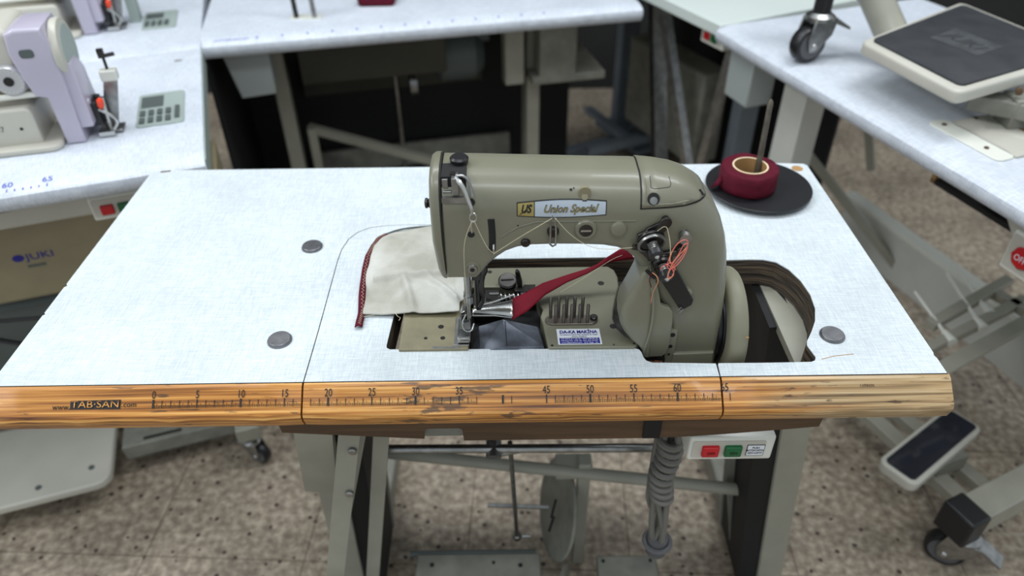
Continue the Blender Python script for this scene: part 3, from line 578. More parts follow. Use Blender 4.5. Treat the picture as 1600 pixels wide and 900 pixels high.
# curved slot with lever
sl = [(0.0305+0.0008*math.sin(t*3), 0.9385-0.040*t) for t in [k/10 for k in range(11)]]
part('lever_slot', MB().tube([onface(x, z, -0.0018) for x, z in sl], 0.0043, 10), 'matte', SM)
part('thread_lever', MB().tube([onface(0.0325, 0.908, 0), onface(0.0325, 0.904, 0.006), onface(0.0325, 0.8985, 0.0065)], 0.0011, 8), 'steel', SM)
# thread guide in the middle
gd = part('thread_guide', MB().rev(onface(0.0955, 0.9225, -0.001), onface(0.0955, 0.9225, 0.005), [(0, 0.0065), (0.7, 0.0062), (1, 0.005)], 22), 'gun', SM)
part('guide_wire', MB().tube([onface(0.0925, 0.908, 0.003), onface(0.0925, 0.923, 0.0075), onface(0.0925, 0.941, 0.008), onface(0.0945, 0.945, 0.008), onface(0.0975, 0.9435, 0.008), onface(0.0985, 0.923, 0.0075), onface(0.0985, 0.907, 0.003), onface(0.0955, 0.9045, 0.003), onface(0.0925, 0.908, 0.003)], 0.0011, 8), 'nickel', gd)
# needle drive parts at the top of the head
part('head_opening', MB().prism([(-0.0195, 0.964), (0.006, 0.964), (0.006, 0.984), (-0.0195, 0.984)], 'Y', 0.0665, 0.095), 'matte', SM, smooth=0)
part('head_plate', MB().prism(rrect(-0.0195, 0.958, 0.0085, 0.9645, 0.0008, 2), 'Y', fy(0, 0.96)-0.0022, 0.075), 'nickel', SM)
part('oil_cap', MB().rev((-0.002, 0.098, 0.980), (-0.002, 0.098, 0.9905), [(0, 0.006), (0.3, 0.006), (0.35, 0.0095), (0.8, 0.010), (1, 0.008)], 28), 'black', SM)
hb = part('head_block', MB().box((-0.0185, 0.0645, 0.972), (-0.0125, 0.0745, 0.982)).box((-0.0085, 0.060, 0.966), (-0.0015, 0.074, 0.985)).box((-0.018, 0.062, 0.9665), (-0.009, 0.068, 0.9695)), 'nickel', SM, bevel=0.0006)
tl = part('take_up_lever', MB().tube([(-0.004, 0.064, 0.984), (0.001, 0.056, 0.982), (0.005, 0.053, 0.976), (0.008, 0.05, 0.9665), (0.0115, 0.048, 0.957), (0.012, 0.048, 0.951)], [0.0022, 0.0028, 0.0026, 0.0022, 0.002, 0.0018], 10, smooth=1), 'steel', SM, label='bright take up lever')
part('lever_eye', MB().tube([(0.0125+0.0035*math.cos(q), 0.048, 0.9465+0.005*math.sin(q)) for q in [k*PI/8 for k in range(17)]], 0.001, 8).tube([(0.0105, 0.048, 0.943), (0.0095, 0.049, 0.935), (0.0105, 0.049, 0.927)], 0.0009, 6), 'steel', tl)
part('lever_bracket', MB().tube([(-0.0035, 0.066, 0.985), (0.006, 0.062, 0.987), (0.0105, 0.058, 0.98), (0.0125, 0.054, 0.968)], 0.0016, 8, smooth=1), 'nickel', tl)
part('head_cap', MB().cyl((-0.007, 0.07, 0.981), (-0.007, 0.07, 0.9865), 0.003), 'gun', SM)
# needle bar, presser bar and foot
nb = part('needle_bar', MB().cyl((-0.0005, 0.088, 0.80), (-0.0005, 0.088, 0.87), 0.0042).cyl((-0.0005, 0.088, 0.802), (-0.0005, 0.088, 0.812), 0.0055), 'nickel', SM)
part('needle', MB().cyl((-0.0005, 0.088, 0.768), (-0.0005, 0.088, 0.804), 0.001, n=8), 'steel', nb)
part('presser_bar', MB().cyl((0.0105, 0.100, 0.782), (0.0105, 0.100, 0.87), 0.004).box((0.004, 0.096, 0.828), (0.019, 0.104, 0.858)), 'gun', SM, bevel=0.001)
part('looper_lever', MB().tube([(0.016, 0.098, 0.856), (0.0195, 0.098, 0.845), (0.0165, 0.098, 0.83), (0.014, 0.098, 0.815), (0.018, 0.097, 0.8), (0.012, 0.096, 0.788)], [0.004, 0.005, 0.0032, 0.004, 0.003, 0.003], 10, smooth=1), 'gun', SM)
pf = part('presser_foot', MB().prism([(-0.013, 0.770), (0.002, 0.770), (0.002, 0.776), (0.001, 0.786), (-0.002, 0.796), (-0.008, 0.796), (-0.0115, 0.786)], 'Y', 0.074, 0.092).prism([(0.056, 0.766), (0.098, 0.766), (0.098, 0.7685), (0.078, 0.771), (0.060, 0.7745), (0.054, 0.774)], 'X', -0.014, 0.0015), 'nickel', SM, bevel=0.0008)
part('foot_spring', MB().tube([(-0.007+0.0022*math.cos(q), 0.075+0.0022*math.sin(q), 0.778+q*0.0009) for q in [k*PI/5 for k in range(40)]], 0.0005, 5), 'steel', pf)
part('foot_clamp', MB().box((-0.009, 0.070, 0.786), (0.0, 0.078, 0.797)).cyl((-0.0045, 0.066, 0.791), (-0.0045, 0.072, 0.791), 0.0028), 'gun', pf, bevel=0.0006)
part('needle_guard', MB().tube([(-0.003, 0.068, 0.80), (-0.008, 0.064, 0.79), (-0.006, 0.062, 0.78), (0.003, 0.062, 0.778), (0.006, 0.068, 0.786)], 0.0009, 6, smooth=1), 'steel', pf)
# bed
bz = 0.7635
part('bed_casting', MB().box((-0.0855, 0.055, 0.672), (0.235, 0.21, 0.738)), 'gun', SM, bevel=0.003)
LB = part('throat_plate', MB().prism([(-0.0835, 0.0485), (-0.0012, 0.0485), (-0.0012, 0.166), (-0.0835, 0.166)], 'Z', 0.745, bz), 'olive2', SM, bevel=0.0012)
part('needle_plate', MB().prism([(-0.0185, 0.0535), (-0.0005, 0.0535), (-0.0005, 0.105), (-0.0185, 0.105)], 'Z', bz-0.001, bz+0.0012), 'nickel', LB, bevel=0.0004)
for x, y, r in ((-0.036, 0.0885, 0.0035), (-0.053, 0.068, 0.0022), (-0.0325, 0.068, 0.003)): part('plate_hole', MB().cyl((x, y, bz-0.001), (x, y, bz+0.0003), r, n=18), 'groove' if r < 0.003 else 'gun', LB)
part('worn_patch', MB().prism([(-0.045, 0.0495), (-0.01, 0.0495), (-0.012, 0.053), (-0.03, 0.0525), (-0.042, 0.0535)], 'Z', bz, bz+0.0002), 'nickel', LB, smooth=0)
BK = part('bed_plate', MB().prism([(-0.0835, 0.1665), (0.081, 0.1665), (0.0815, 0.145), (0.0895, 0.118), (0.0862, 0.105), (0.0885, 0.092), (0.0935, 0.0485), (0.194, 0.0475), (0.200, 0.052), (0.1995, 0.057), (0.186, 0.068), (0.178, 0.082), (0.1755, 0.10), (0.178, 0.118), (0.183, 0.14), (0.1905, 0.165), (0.1915, 0.185), (0.1885, 0.2), (0.181, 0.2085), (-0.0835, 0.2085)], 'Z', 0.740, bz), 'olive', SM, bevel=0.0015)
for x, y, r in ((0.022, 0.199, 0.003), (0.168, 0.171, 0.0042), (0.174, 0.085, 0.0042), (0.195, 0.0535, 0.0012), (0.098, 0.052, 0.0015), (0.171, 0.052, 0.001)):
    part('plate_screw', MB().cyl((x, y, bz-0.001), (x, y, bz+0.0004), r, n=18), 'gun' if r > 0.0035 else 'groove', BK)
# feed mechanism in the recess
part('recess_floor', MB().box((0.0, 0.0485, 0.738), (0.092, 0.166, 0.744)), 'matte', SM)
fm = part('feed_block', MB().prism([(0.003, 0.118), (0.041, 0.118), (0.041, 0.131), (0.036, 0.135), (0.036, 0.158), (0.004, 0.158), (0.0, 0.150)], 'Z', 0.742, 0.766), 'gun', SM, bevel=0.0015)
part('block_screw', MB().rev((0.0205, 0.131, 0.766), (0.0205, 0.131, 0.768), [(0, 0.0065), (0.6, 0.0065), (1, 0.005)], 20), 'gun', fm)
part('block_label', MB().box((0.0225, 0.146, 0.7655), (0.0345, 0.150, 0.7672)), 'nickel', fm)
part('differential_spring', MB().tube([(0.036+0.00045*k, 0.1425+0.006*math.cos(k*PI/6), 0.764+0.006*math.sin(k*PI/6)) for k in range(0, 60)], 0.0009, 6), 'steel', SM)
part('adjusting_shaft', MB().cyl((0.034, 0.1425, 0.764), (0.072, 0.1425, 0.764), 0.004).cyl((0.062, 0.1425, 0.764), (0.069, 0.1425, 0.764), 0.0085).box((0.055, 0.150, 0.756), (0.073, 0.158, 0.769)), 'gun', SM, bevel=0.0006)
part('clamp_plate', MB().box((0.066, 0.148, 0.756), (0.082, 0.166, 0.7675)), 'gun', SM, bevel=0.001)
ts = part('thumb_screw', MB().rev((0.046, 0.172, 0.764), (0.046, 0.169, 0.773), [(0, 0.010), (0.4, 0.0125), (0.8, 0.0125), (1, 0.0105)], 30), 'gun', SM)
part('slot', MB().bar((0.037, 0.1685, 0.7735), (0.054, 0.1695, 0.7735), 0.0022, 0.0005), 'groove', ts)
part('lever_finger', MB().prism([(0.059, 0.764), (0.0655, 0.764), (0.0645, 0.778), (0.0615, 0.792), (0.0575, 0.795), (0.0555, 0.792), (0.0575, 0.778)], 'Y', 0.158, 0.164), 'gun', SM, bevel=0.001)
part('chip_guard', MB().add([(0.0, 0.0485, 0.747), (0.0925, 0.0485, 0.747), (0.0875, 0.091, 0.750), (0.001, 0.091, 0.750), (0.013, 0.0495, 0.757), (0.0105, 0.0855, 0.766), (0.040, 0.0915, 0.7715), (0.088, 0.056, 0.759), (0.044, 0.0497, 0.765), (0.082, 0.090, 0.760)],
     [(0, 4, 5, 3), (4, 8, 6, 5), (8, 7, 6), (0, 1, 8, 4), (1, 7, 8), (1, 2, 9, 7), (7, 9, 6), (3, 5, 6), (3, 6, 9, 2), (0, 3, 2, 1)]), 'blue', SM, smooth=0, label='faceted blue grey steel guard')
part('guard_seam', MB().tube([(0.0425, 0.088, 0.7712), (0.0445, 0.0515, 0.7658)], 0.0005, 5), 'groove', SM)
# tape folder funnel
def funnel(u, v):
    x = 0.002+0.050*u; hw = 0.004+0.0125*u**1.4; a = PI*(0.06+0.88*v); yc = 0.108+0.004*u; zc = 0.770+0.003*u
    return (x, yc-hw*math.cos(a)-0.004*u, zc+(0.004+0.005*u)*math.sin(a))
part('tape_folder', MB().grid(funnel, 16, 14), 'steel', SM, solid=0.0009, label='bright steel folder funnel')
part('folder_rails', MB().tube([(0.004, 0.112, 0.775), (0.03, 0.118, 0.778), (0.053, 0.1275, 0.781)], 0.0012, 8).tube([(0.002, 0.100, 0.771), (0.03, 0.0985, 0.772), (0.051, 0.0945, 0.772)], 0.0012, 8).cyl((-0.008, 0.1, 0.772), (0.001, 0.099, 0.772), 0.002), 'steel', SM)
# oil pins
pp = part('pin_plate', MB().prism([(p[0], p[1]) for p in arc(0.100, 0.0965, 0.0085, 90, 270, 10)+arc(0.1475, 0.0965, 0.0085, -90, 90, 10)], 'Z', bz, bz+0.0022), 'pin', SM, bevel=0.0006, label='steel pin plate')
for k in range(5):
    for y, zt, dx in ((0.1015, 0.797, 0), (0.0905, 0.794, 0.0055)):
        x = 0.0985+0.0097*k+dx
        part('pin', MB().rev((x, y, bz), (x, y, zt), [(0, 0.0021), (0.97, 0.0021), (1, 0.0017)], 14), 'pin', pp)
part('plate_screw', MB().rev((0.1515, 0.0985, bz+0.002), (0.1515, 0.0985, bz+0.0055), [(0, 0.0048), (0.8, 0.0048), (1, 0.004)], 20), 'gun', pp)
# sticker on the bed
def quadT(a, b, c, d):
    def f(u, v, h=0.0): p = a*(1-u)*(1-v)+b*u*(1-v)+c*u*v+d*(1-u)*v; return (p.x, p.y, bz+h)
    return f
q = quadT(Vector((0.1055, 0.053)), Vector((0.1575, 0.053)), Vector((0.1565, 0.081)), Vector((0.1045, 0.081)))
st = part('sticker', MB().add([q(0, 0, .0002), q(1, 0, .0002), q(1, 1, .0002), q(0, 1, .0002)], [(0, 1, 2, 3)]), 'paper', SM, smooth=0, label='white and blue dealer sticker')
part('sticker_band', MB().add([q(.04, .05, .0003), q(.96, .05, .0003), q(.96, .42, .0003), q(.04, .42, .0003)], [(0, 1, 2, 3)]), 'bluesticker', st, smooth=0)
def st_text(name, s, size, v, m, width, bold=0):
    me = textmesh(s, size, 1, ext=0.00003, bold=bold); xs = [p.co.x for p in me.vertices]; wdt = max(xs)-min(xs); me.transform(Matrix.Translation(q(0.5, v, 0.0004)) @ Matrix.Diagonal((width/wdt, 1, 1, 1)))
    o = bpy.data.objects.new(name, me); C.objects.link(o); finish(o, m, st, smooth=0)
st_text('sticker_title', 'DA-KA MAKİNA', 0.0075, 0.79, 'bluesticker', 0.0455, 0.0003)
st_text('sticker_line', 'Konfeksiyon Dikiş Mak. Endüstri & Yedek', 0.0036, 0.615, 'bluesticker', 0.045)
st_text('sticker_line', '(Davut KARLI)', 0.0038, 0.49, 'ink', 0.0175)
st_text('sticker_line', 'Tel: 0212 617 56 76 · 0532 558 89 50', 0.0032, 0.355, 'paper', 0.044)
st_text('sticker_line', 'Merkez Mh. 218. Sk. No: 6/4 34197', 0.0032, 0.235, 'paper', 0.044)
st_text('sticker_line', 'www.dakamakina.com   G.O. Paşa · İst.', 0.0032, 0.115, 'paper', 0.044)
# cloth guard casting beside the column
g1 = [(0.193, 0.872, .004), (0.190, 0.86, .006), (0.183, 0.842, .008), (0.176, 0.826, .01), (0.174, 0.812, .012), (0.1755, 0.797, .012), (0.181, 0.784, .012), (0.190, 0.772, .01), (0.199, 0.764, .008), (0.2045, 0.757, .005), (0.2055, 0.7475, .003), (0.214, 0.747, .003), (0.2155, 0.79, .008), (0.2155, 0.83, .01), (0.211, 0.856, .008), (0.203, 0.876, .005)]
g2 = [(0.200, 0.877, .001), (0.2065, 0.868, .0015), (0.2125, 0.852, .0015), (0.2165, 0.838, .0015), (0.2185, 0.827, .0015), (0.2225, 0.8245, .0015), (0.2285, 0.8225, .0015), (0.2335, 0.816, .0015), (0.2355, 0.80, .0015), (0.2355, 0.765, .0015), (0.234, 0.752, .0015), (0.229, 0.747, .0015), (0.2045, 0.7465, .001), (0.205, 0.76, .001), (0.207, 0.79, .001), (0.207, 0.82, .001), (0.203, 0.845, .001)]
part('cloth_guard', MB().puff(g1, 'Y', 0.045, 0.09, 6), 'olive', SM, smooth=60)
part('guard_wing', MB().puff(g2, 'Y', 0.0475, 0.0545, 3), 'olive', SM, smooth=50)
strip2 = MB().tube([(0.1985, 0.0455, 0.876), (0.2045, 0.045, 0.858), (0.2085, 0.0435, 0.838), (0.2105, 0.0425, 0.815), (0.2095, 0.0435, 0.785), (0.207, 0.045, 0.765), (0.2055, 0.046, 0.750)], 0.0015, 8, smooth=2)
part('guard_fold', strip2, 'olive', SM)
part('guard_hole', MB().tube([(0.197, 0.0445, 0.878), (0.203, 0.0445, 0.872), (0.207, 0.0445, 0.868)], 0.0022, 8), 'groove', SM)
part('column_block', MB().puff([(0.2435, 0.665, .002), (0.292, 0.665, .002), (0.292, 0.7475, .002), (0.2435, 0.746, .002)], 'Y', 0.0525, 0.07, 3), 'olive', SM)
cp = part('side_plate', MB().puff([(a, b, .0012) for a, b in rrect(0.2335, 0.68, 0.2455, 0.783, 0.003)], 'Y', 0.054, 0.06, 2), 'olive', SM)
part('plate_hole', MB().cyl((0.2395, 0.0535, 0.776), (0.2395, 0.0545, 0.776), 0.003).cyl((0.239, 0.0535, 0.758), (0.239, 0.0545, 0.758), 0.0025).cyl((0.2385, 0.0535, 0.745), (0.2385, 0.0545, 0.745), 0.0015), 'groove', cp)
join_text('casting_lettering', [('UNION SPECIAL', 0.0038, frame_T((0.2215, 0.052, 0.735), (1, 0, 0), (0, 0, 1)), 0.8), ('CHICAGO', 0.0034, frame_T((0.216, 0.052, 0.7305), (1, 0, 0), (0, 0, 1)), 0.9)], 'orange', part('lettered_plate', MB().box((0.2045, 0.0525, 0.70), (0.2345, 0.056, 0.7395)), 'matte', SM, smooth=0))
# tension assembly
def tension(x, z, tilt, r, name, lab):
    n = Vector((tilt, -1, -0.42)).normalized(); b0 = Vector((x, fy(x, z)+0.001, z)); o = part(name, MB().rev(b0, b0+n*0.010, [(0, 0.006), (0.3, 0.006), (0.3, r), (0.5, r*1.02), (0.62, r*0.98), (0.62, r*0.6), (0.72, r*0.6), (0.72, r*0.95), (1, r*0.88)], 36), 'gun', SM, label=lab)
    part('tension_spring', MB().tube([b0+n*(0.010+0.00017*k)+Matrix.Rotation(k*PI/6, 4, n) @ (n.cross(Vector((0, 0, 1))).normalized()*0.0052) for k in range(72)], 0.0007, 6), 'spring', o)
    part('tension_post', MB().cyl(b0+n*0.009, b0+n*0.022, 0.0035), 'gun', o)
    part('tension_nut', MB().rev(b0+n*0.019, b0+n*0.028, [(0, 0.006), (0.1, 0.0078), (0.8, 0.0078), (1, 0.0065)], 14), 'black', o)
    part('post_end', MB().rev(b0+n*0.028, b0+n*0.030, [(0, 0.0028), (1, 0.0015)], 12), 'steel', o)
    return o
tz = tension(0.1985, 0.915, 0.2, 0.0145, 'tension_unit', 'upper thread tension with bright spring')
part('tension_rim', MB().ring(Vector((0.198, fy(0.198, 0.914), 0.914))+Vector((0.2, -1, -0.42)).normalized()*0.008, (0.2, -1, -0.42), 0.0155, 0.0130, 0.0024), 'nickel', tz)
tension(0.2135, 0.886, 0.15, 0.0118, 'tension_unit', 'lower thread tension nearer the black plate')
part('guide_arm', MB().bar(onface(0.186, 0.915, 0.004), onface(0.197, 0.922, 0.004), 0.009, 0.004, up=(0, 1, 0)).bar(onface(0.194, 0.922, 0.003), onface(0.2095, 0.932, 0.004), 0.008, 0.004, up=(0, 1, 0)), 'gun', SM, bevel=0.0012)
ga = part('guide_plate', MB().prism([(x+0.2125, z+0.935) for x, z in arc(0, 0, 0.0062, -30, 150, 8)]+[(0.2015, 0.925), (0.2045, 0.920), (0.2095, 0.9205)], 'Y', YF-0.0075, YF-0.0045), 'gun', SM, bevel=0.0006)
part('guide_boss', MB().cyl((0.2125, YF-0.005, 0.936), (0.2125, YF+0.002, 0.936), 0.004), 'gun', ga)
part('side_eyelet', MB().bar(onface(0.1895, 0.902, 0.004), onface(0.180, 0.905, 0.006), 0.006, 0.003, up=(0, 1, 0)).bar(onface(0.19, 0.899, 0.002), onface(0.2, 0.89, 0.003), 0.005, 0.006, up=(0, 1, 0)), 'gun', SM, bevel=0.0006)
part('lower_bracket', MB().bar(onface(0.198, 0.888, 0.002), onface(0.2345, 0.897, 0.004), 0.007, 0.006, up=(0, 1, 0)).cyl(onface(0.232, 0.9, 0), onface(0.232, 0.9, 0.009), 0.0045), 'gun', SM, bevel=0.0008)
part('guide_stud', MB().rev(onface(0.2345, 0.917, -0.001), onface(0.2345, 0.917, 0.012), [(0, 0.0055), (0.5, 0.0045), (0.55, 0.007), (1, 0.0065)], 18), 'nickel', SM)
part('thread_plate', MB().prism([(0.210, 0.888), (0.2225, 0.890), (0.2555, 0.831), (0.2545, 0.824), (0.2445, 0.8165), (0.2405, 0.8195), (0.2065, 0.874)], 'Y', YF-0.007, YF-0.004), 'black', SM, bevel=0.001, label='slanting black thread plate')
part('plate_stud', MB().rev(onface(0.247, 0.8385, -0.001), onface(0.247, 0.8385, 0.006), [(0, 0.0075), (0.7, 0.007), (1, 0.005)], 20), 'olive', SM)
part('plate_clips', MB().tube([(0.239, YF-0.0085, 0.818), (0.242, YF-0.009, 0.823), (0.245, YF-0.0085, 0.819), (0.241, YF-0.009, 0.815)], 0.0007, 6), 'nickel', SM)
# hand wheel
hw = part('hand_wheel', MB().rev((0.303, 0.102, 0.755), (0.326, 0.102, 0.755), [(0, 0.045), (0.0, 0.063), (0.08, 0.0665), (0.25, 0.0685), (0.55, 0.069), (0.8, 0.068), (0.95, 0.065), (1, 0.060), (1, 0.02), (0.95, 0.0)], 72), 'wheelpaint', SM, smooth=40)
part('wheel_hub', MB().ring((0.2955, 0.104, 0.757), (1, 0, 0), 0.048, 0.03, 0.004, 40).ring((0.3, 0.104, 0.757), (1, 0, 0), 0.052, 0.03, 0.0035, 40), 'black', hw)
part('belt_ring', MB().ring((0.293, 0.104, 0.757), (1, 0, 0), 0.04, 0.02, 0.012, 36), 'nickel', hw)
part('paint_chips', MB().cyl((0.3205, 0.035, 0.786), (0.3205, 0.036, 0.7865), 0.002, n=8), 'card', hw)

# ------------------------------------------------------------------ threads
TH = thing('sewing_thread', 'cream thread strung across the front of the olive sewing machine', 'thread', (0.1, 0.05, 0.77), world=True)
def thr(pts, r=0.0003, m='thread', parent=TH, name='strand'): return part(name, MB().tube(pts, r, 5, smooth=2), m, parent)
thr([(0.0115, 0.047, 0.943), (0.006, 0.048, 0.93), (0.001, 0.0485, 0.912), (0.0, 0.05, 0.88), (0.0005, 0.052, 0.85), (0.0, 0.066, 0.80), (-0.002, 0.072, 0.785)])
thr([(0.0135, 0.047, 0.943), (0.019, 0.049, 0.925), (0.0265, 0.050, 0.905), (0.0325, 0.0505, 0.8995)])
thr([(0.0325, 0.0495, 0.8995), (0.06, 0.05, 0.92), (0.0935, 0.0475, 0.9445)])
thr([(0.0975, 0.0475, 0.9435), (0.115, 0.05, 0.92), (0.135, 0.052, 0.9045), (0.155, 0.051, 0.9015), (0.182, 0.05, 0.905)])
thr([(0.203, 0.049, 0.925), (0.212, 0.048, 0.9345), (0.2155, 0.044, 0.925), (0.2175, 0.035, 0.912), (0.2165, 0.03, 0.9)])
thr([(0.112, 0.13, 0.782), (0.135, 0.142, 0.789), (0.158, 0.152, 0.80), (0.178, 0.158, 0.812), (0.19, 0.16, 0.816)])
PT = thing('thread_tangle', 'pink and orange thread tangle snagged on the tension knobs', 'thread', (0.22, 0.03, 0.9), world=True)
thr([(0.2145, 0.03, 0.897), (0.217, 0.03, 0.912), (0.223, 0.032, 0.923), (0.231, 0.034, 0.926), (0.235, 0.034, 0.92), (0.229, 0.03, 0.908), (0.221, 0.027, 0.898), (0.215, 0.024, 0.889), (0.217, 0.024, 0.883), (0.222, 0.024, 0.886), (0.2205, 0.024, 0.893), (0.2145, 0.026, 0.9), (0.2095, 0.026, 0.898), (0.207, 0.026, 0.893)], 0.0004, 'pink', PT, 'pink_strand')
thr([(0.218, 0.03, 0.915), (0.2155, 0.028, 0.905), (0.218, 0.026, 0.898), (0.2225, 0.026, 0.893), (0.219, 0.022, 0.884), (0.2145, 0.022, 0.883), (0.2155, 0.024, 0.892), (0.222, 0.03, 0.903), (0.2345, 0.034, 0.917)], 0.0004, 'orange', PT, 'orange_strand')
thr([(0.2, 0.03, 0.886), (0.205, 0.026, 0.884), (0.2065, 0.024, 0.878), (0.2045, 0.028, 0.866), (0.2045, 0.036, 0.85), (0.2055, 0.04, 0.836)], 0.0004, 'orange', PT, 'orange_strand')
thr([(0.2185, 0.027, 0.9), (0.224, 0.028, 0.9085), (0.2285, 0.031, 0.921), (0.2335, 0.032, 0.9225), (0.2325, 0.03, 0.911), (0.2245, 0.026, 0.8985), (0.2165, 0.025, 0.893), (0.2125, 0.025, 0.8985), (0.2175, 0.026, 0.9035), (0.2235, 0.026, 0.892)], 0.0004, 'pink', PT, 'pink_strand')
thr([(0.2, 0.03, 0.886), (0.1985, 0.034, 0.874), (0.203, 0.038, 0.86)], 0.0006, 'maroon', PT, 'dark_strand')

# ------------------------------------------------------------------ cream cloth with maroon binding
CL = thing('cloth_sample', 'cream cotton cloth sample with maroon bound edge lying under the needle', 'cloth', (-0.08, 0.2, 0.7602), world=True)
Lf = [(-0.1365, 0.104), (-0.1385, 0.12), (-0.1425, 0.15), (-0.1455, 0.18), (-0.1475, 0.21), (-0.1475, 0.24), (-0.144, 0.265), (-0.1385, 0.28), (-0.128, 0.292)]
def lerp_path(P, t):
    t *= len(P)-1; i = min(int(t), len(P)-2); f = t-i; return (P[i][0]+(P[i+1][0]-P[i][0])*f, P[i][1]+(P[i+1][1]-P[i][1])*f)
bot = [(-0.136, 0.1135), (-0.11, 0.1125), (-0.08, 0.110), (-0.05, 0.109), (-0.02, 0.1095), (-0.0145, 0.1105)]
top = [(-0.128, 0.292), (-0.112, 0.303), (-0.09, 0.3085), (-0.06, 0.3115), (-0.03, 0.3095), (0.01, 0.305)]
rgt = [(-0.0145, 0.1105), (-0.0145, 0.125), (-0.010, 0.135), (-0.0105, 0.15), (-0.002, 0.17), (0.002, 0.2), (0.006, 0.24), (0.008, 0.28), (0.01, 0.305)]
lft = [(-0.136, 0.1135)]+Lf[2:]
def folds(x, y):
    z = 0.002+0.0024*math.sin(x*60+y*38+1.5*math.sin(y*40))+0.0016*math.sin(y*85-x*35)+0.0006*math.sin(x*190+y*90)*math.sin(y*140-x*60)
    d = (y-0.187)-0.10*(x+0.08); z += 0.006*math.exp(-(d/0.0055)**2)*(1 if x > -0.13 else 0)
    d = (x+0.082)+0.28*(y-0.15); z += 0.006*math.exp(-(d/0.005)**2)*max(0, min(1, (0.20-y)/0.03))
    d = (x+0.033)+0.75*(y-0.15); z += 0.0075*math.exp(-(d/0.0055)**2)*max(0, min(1, (0.20-y)/0.03))
    d = (x+0.1)-0.5*(y-0.25); z += 0.003*math.exp(-(d/0.008)**2)*max(0, min(1, (y-0.2)/0.03))
    return z
def clothf(u, v):
    b = lerp_path(bot, u); t = lerp_path(top, u); l = lerp_path(lft, v); r = lerp_path(rgt, v)
    c00 = bot[0]; c10 = bot[-1]; c01 = top[0]; c11 = top[-1]
    x = (1-v)*b[0]+v*t[0]+(1-u)*l[0]+u*r[0]-((1-u)*(1-v)*c00[0]+u*(1-v)*c10[0]+(1-u)*v*c01[0]+u*v*c11[0])
    y = (1-v)*b[1]+v*t[1]+(1-u)*l[1]+u*r[1]-((1-u)*(1-v)*c00[1]+u*(1-v)*c10[1]+(1-u)*v*c01[1]+u*v*c11[1])
    lift = 0.0065*max(0, min(1, (x+0.11)/0.03)) if y < 0.24 else 0.0065*max(0, min(1, (x+0.11)/0.03))*max(0, 1-(y-0.24)/0.04)
    edge = min(1, min(u, 1-u, v, 1-v)*12)
    return (x, y, ZT+0.0022+lift+folds(x, y)*(0.35+0.65*edge))
part('cloth', MB().grid(clothf, 70, 90), 'cloth', CL, smooth=80, solid=0.0012)
bn = MB(); bp_ = [(-0.1385, 0.0905), (-0.1385, 0.104)]+[(x-0.0005, y) for x, y in Lf[1:]]
def bandf(u, v):
    p = lerp_path(bp_, u); p2 = lerp_path(bp_, min(1, u+0.01)); p1 = lerp_path(bp_, max(0, u-0.01)); d = Vector((p2[0]-p1[0], p2[1]-p1[1])).normalized(); nrm = Vector((d.y, -d.x))
    wd = 0.0085*(1-0.25*u); s = (v-0.35)*wd; return (p[0]+nrm.x*s, p[1]+nrm.y*s, ZT+0.0042+0.0014*math.sin(PI*v)-(0.0016 if v in (0, 1) else 0)+0.0008*math.sin(u*22))
bnd = part('binding', MB().grid(bandf, 60, 6), 'maroon', CL, smooth=80, solid=0.0015, label='maroon binding tape')
part('top_binding', MB().tube([(x, y+0.001, ZT+0.004) for x, y in [(-0.129, 0.2915)]+top[1:]], 0.0014, 6, smooth=1), 'greydark', CL)
sz = []
for k in range(0, 74):
    u = 0.02+k*0.0132; v = 0.45 if k % 2 else 0.85; p = bandf(min(u, 0.99), v); sz.append((p[0], p[1], p[2]+0.0012))
part('stitching', MB().tube(sz, 0.00022, 4), 'thread', bnd)
part('loose_threads', MB().tube([(-0.147, 0.103, ZT+0.002), (-0.137, 0.108, ZT+0.005), (-0.12, 0.111, ZT+0.005)], 0.0003, 4, smooth=2).tube([(-0.094, 0.111, ZT+0.008), (-0.09, 0.105, ZT+0.006), (-0.087, 0.107, ZT+0.004), (-0.089, 0.102, ZT+0.003)], 0.0003, 4, smooth=2).tube([(-0.03, 0.2, ZT+0.015), (-0.026, 0.17, ZT+0.013), (-0.02, 0.15, ZT+0.011)], 0.0002, 4, smooth=2), 'thread', CL)
# ------------------------------------------------------------------ red bias tape feeding the folder
tp = [((0.050, 0.126, 0.7745), (0.051, 0.093, 0.769)), ((0.068, 0.137, 0.776), (0.070, 0.108, 0.770)), ((0.090, 0.150, 0.781), (0.093, 0.131, 0.777)), ((0.118, 0.157, 0.787), (0.120, 0.145, 0.785)), ((0.145, 0.161, 0.794), (0.147, 0.153, 0.793)), ((0.160, 0.163, 0.800), (0.162, 0.1585, 0.799)), ((0.172, 0.168, 0.807), (0.174, 0.1635, 0.802)), ((0.187, 0.173, 0.815), (0.191, 0.164, 0.805)), ((0.198, 0.178, 0.818), (0.207, 0.166, 0.806))]
def tapef(u, v):
    t = u*(len(tp)-1); i = min(int(t), len(tp)-2); f = t-i
    a = Vector(tp[i][0]).lerp(Vector(tp[i+1][0]), f); b = Vector(tp[i][1]).lerp(Vector(tp[i+1][1]), f); p = a.lerp(b, v); p.z += 0.0012*math.sin(PI*v); return p
tag(part('bias_tape', MB().grid(tapef, 40, 6), 'red_tape', None, smooth=80, solid=0.0007), 'flat red fabric tape running under the arm into the steel folder', 'tape')

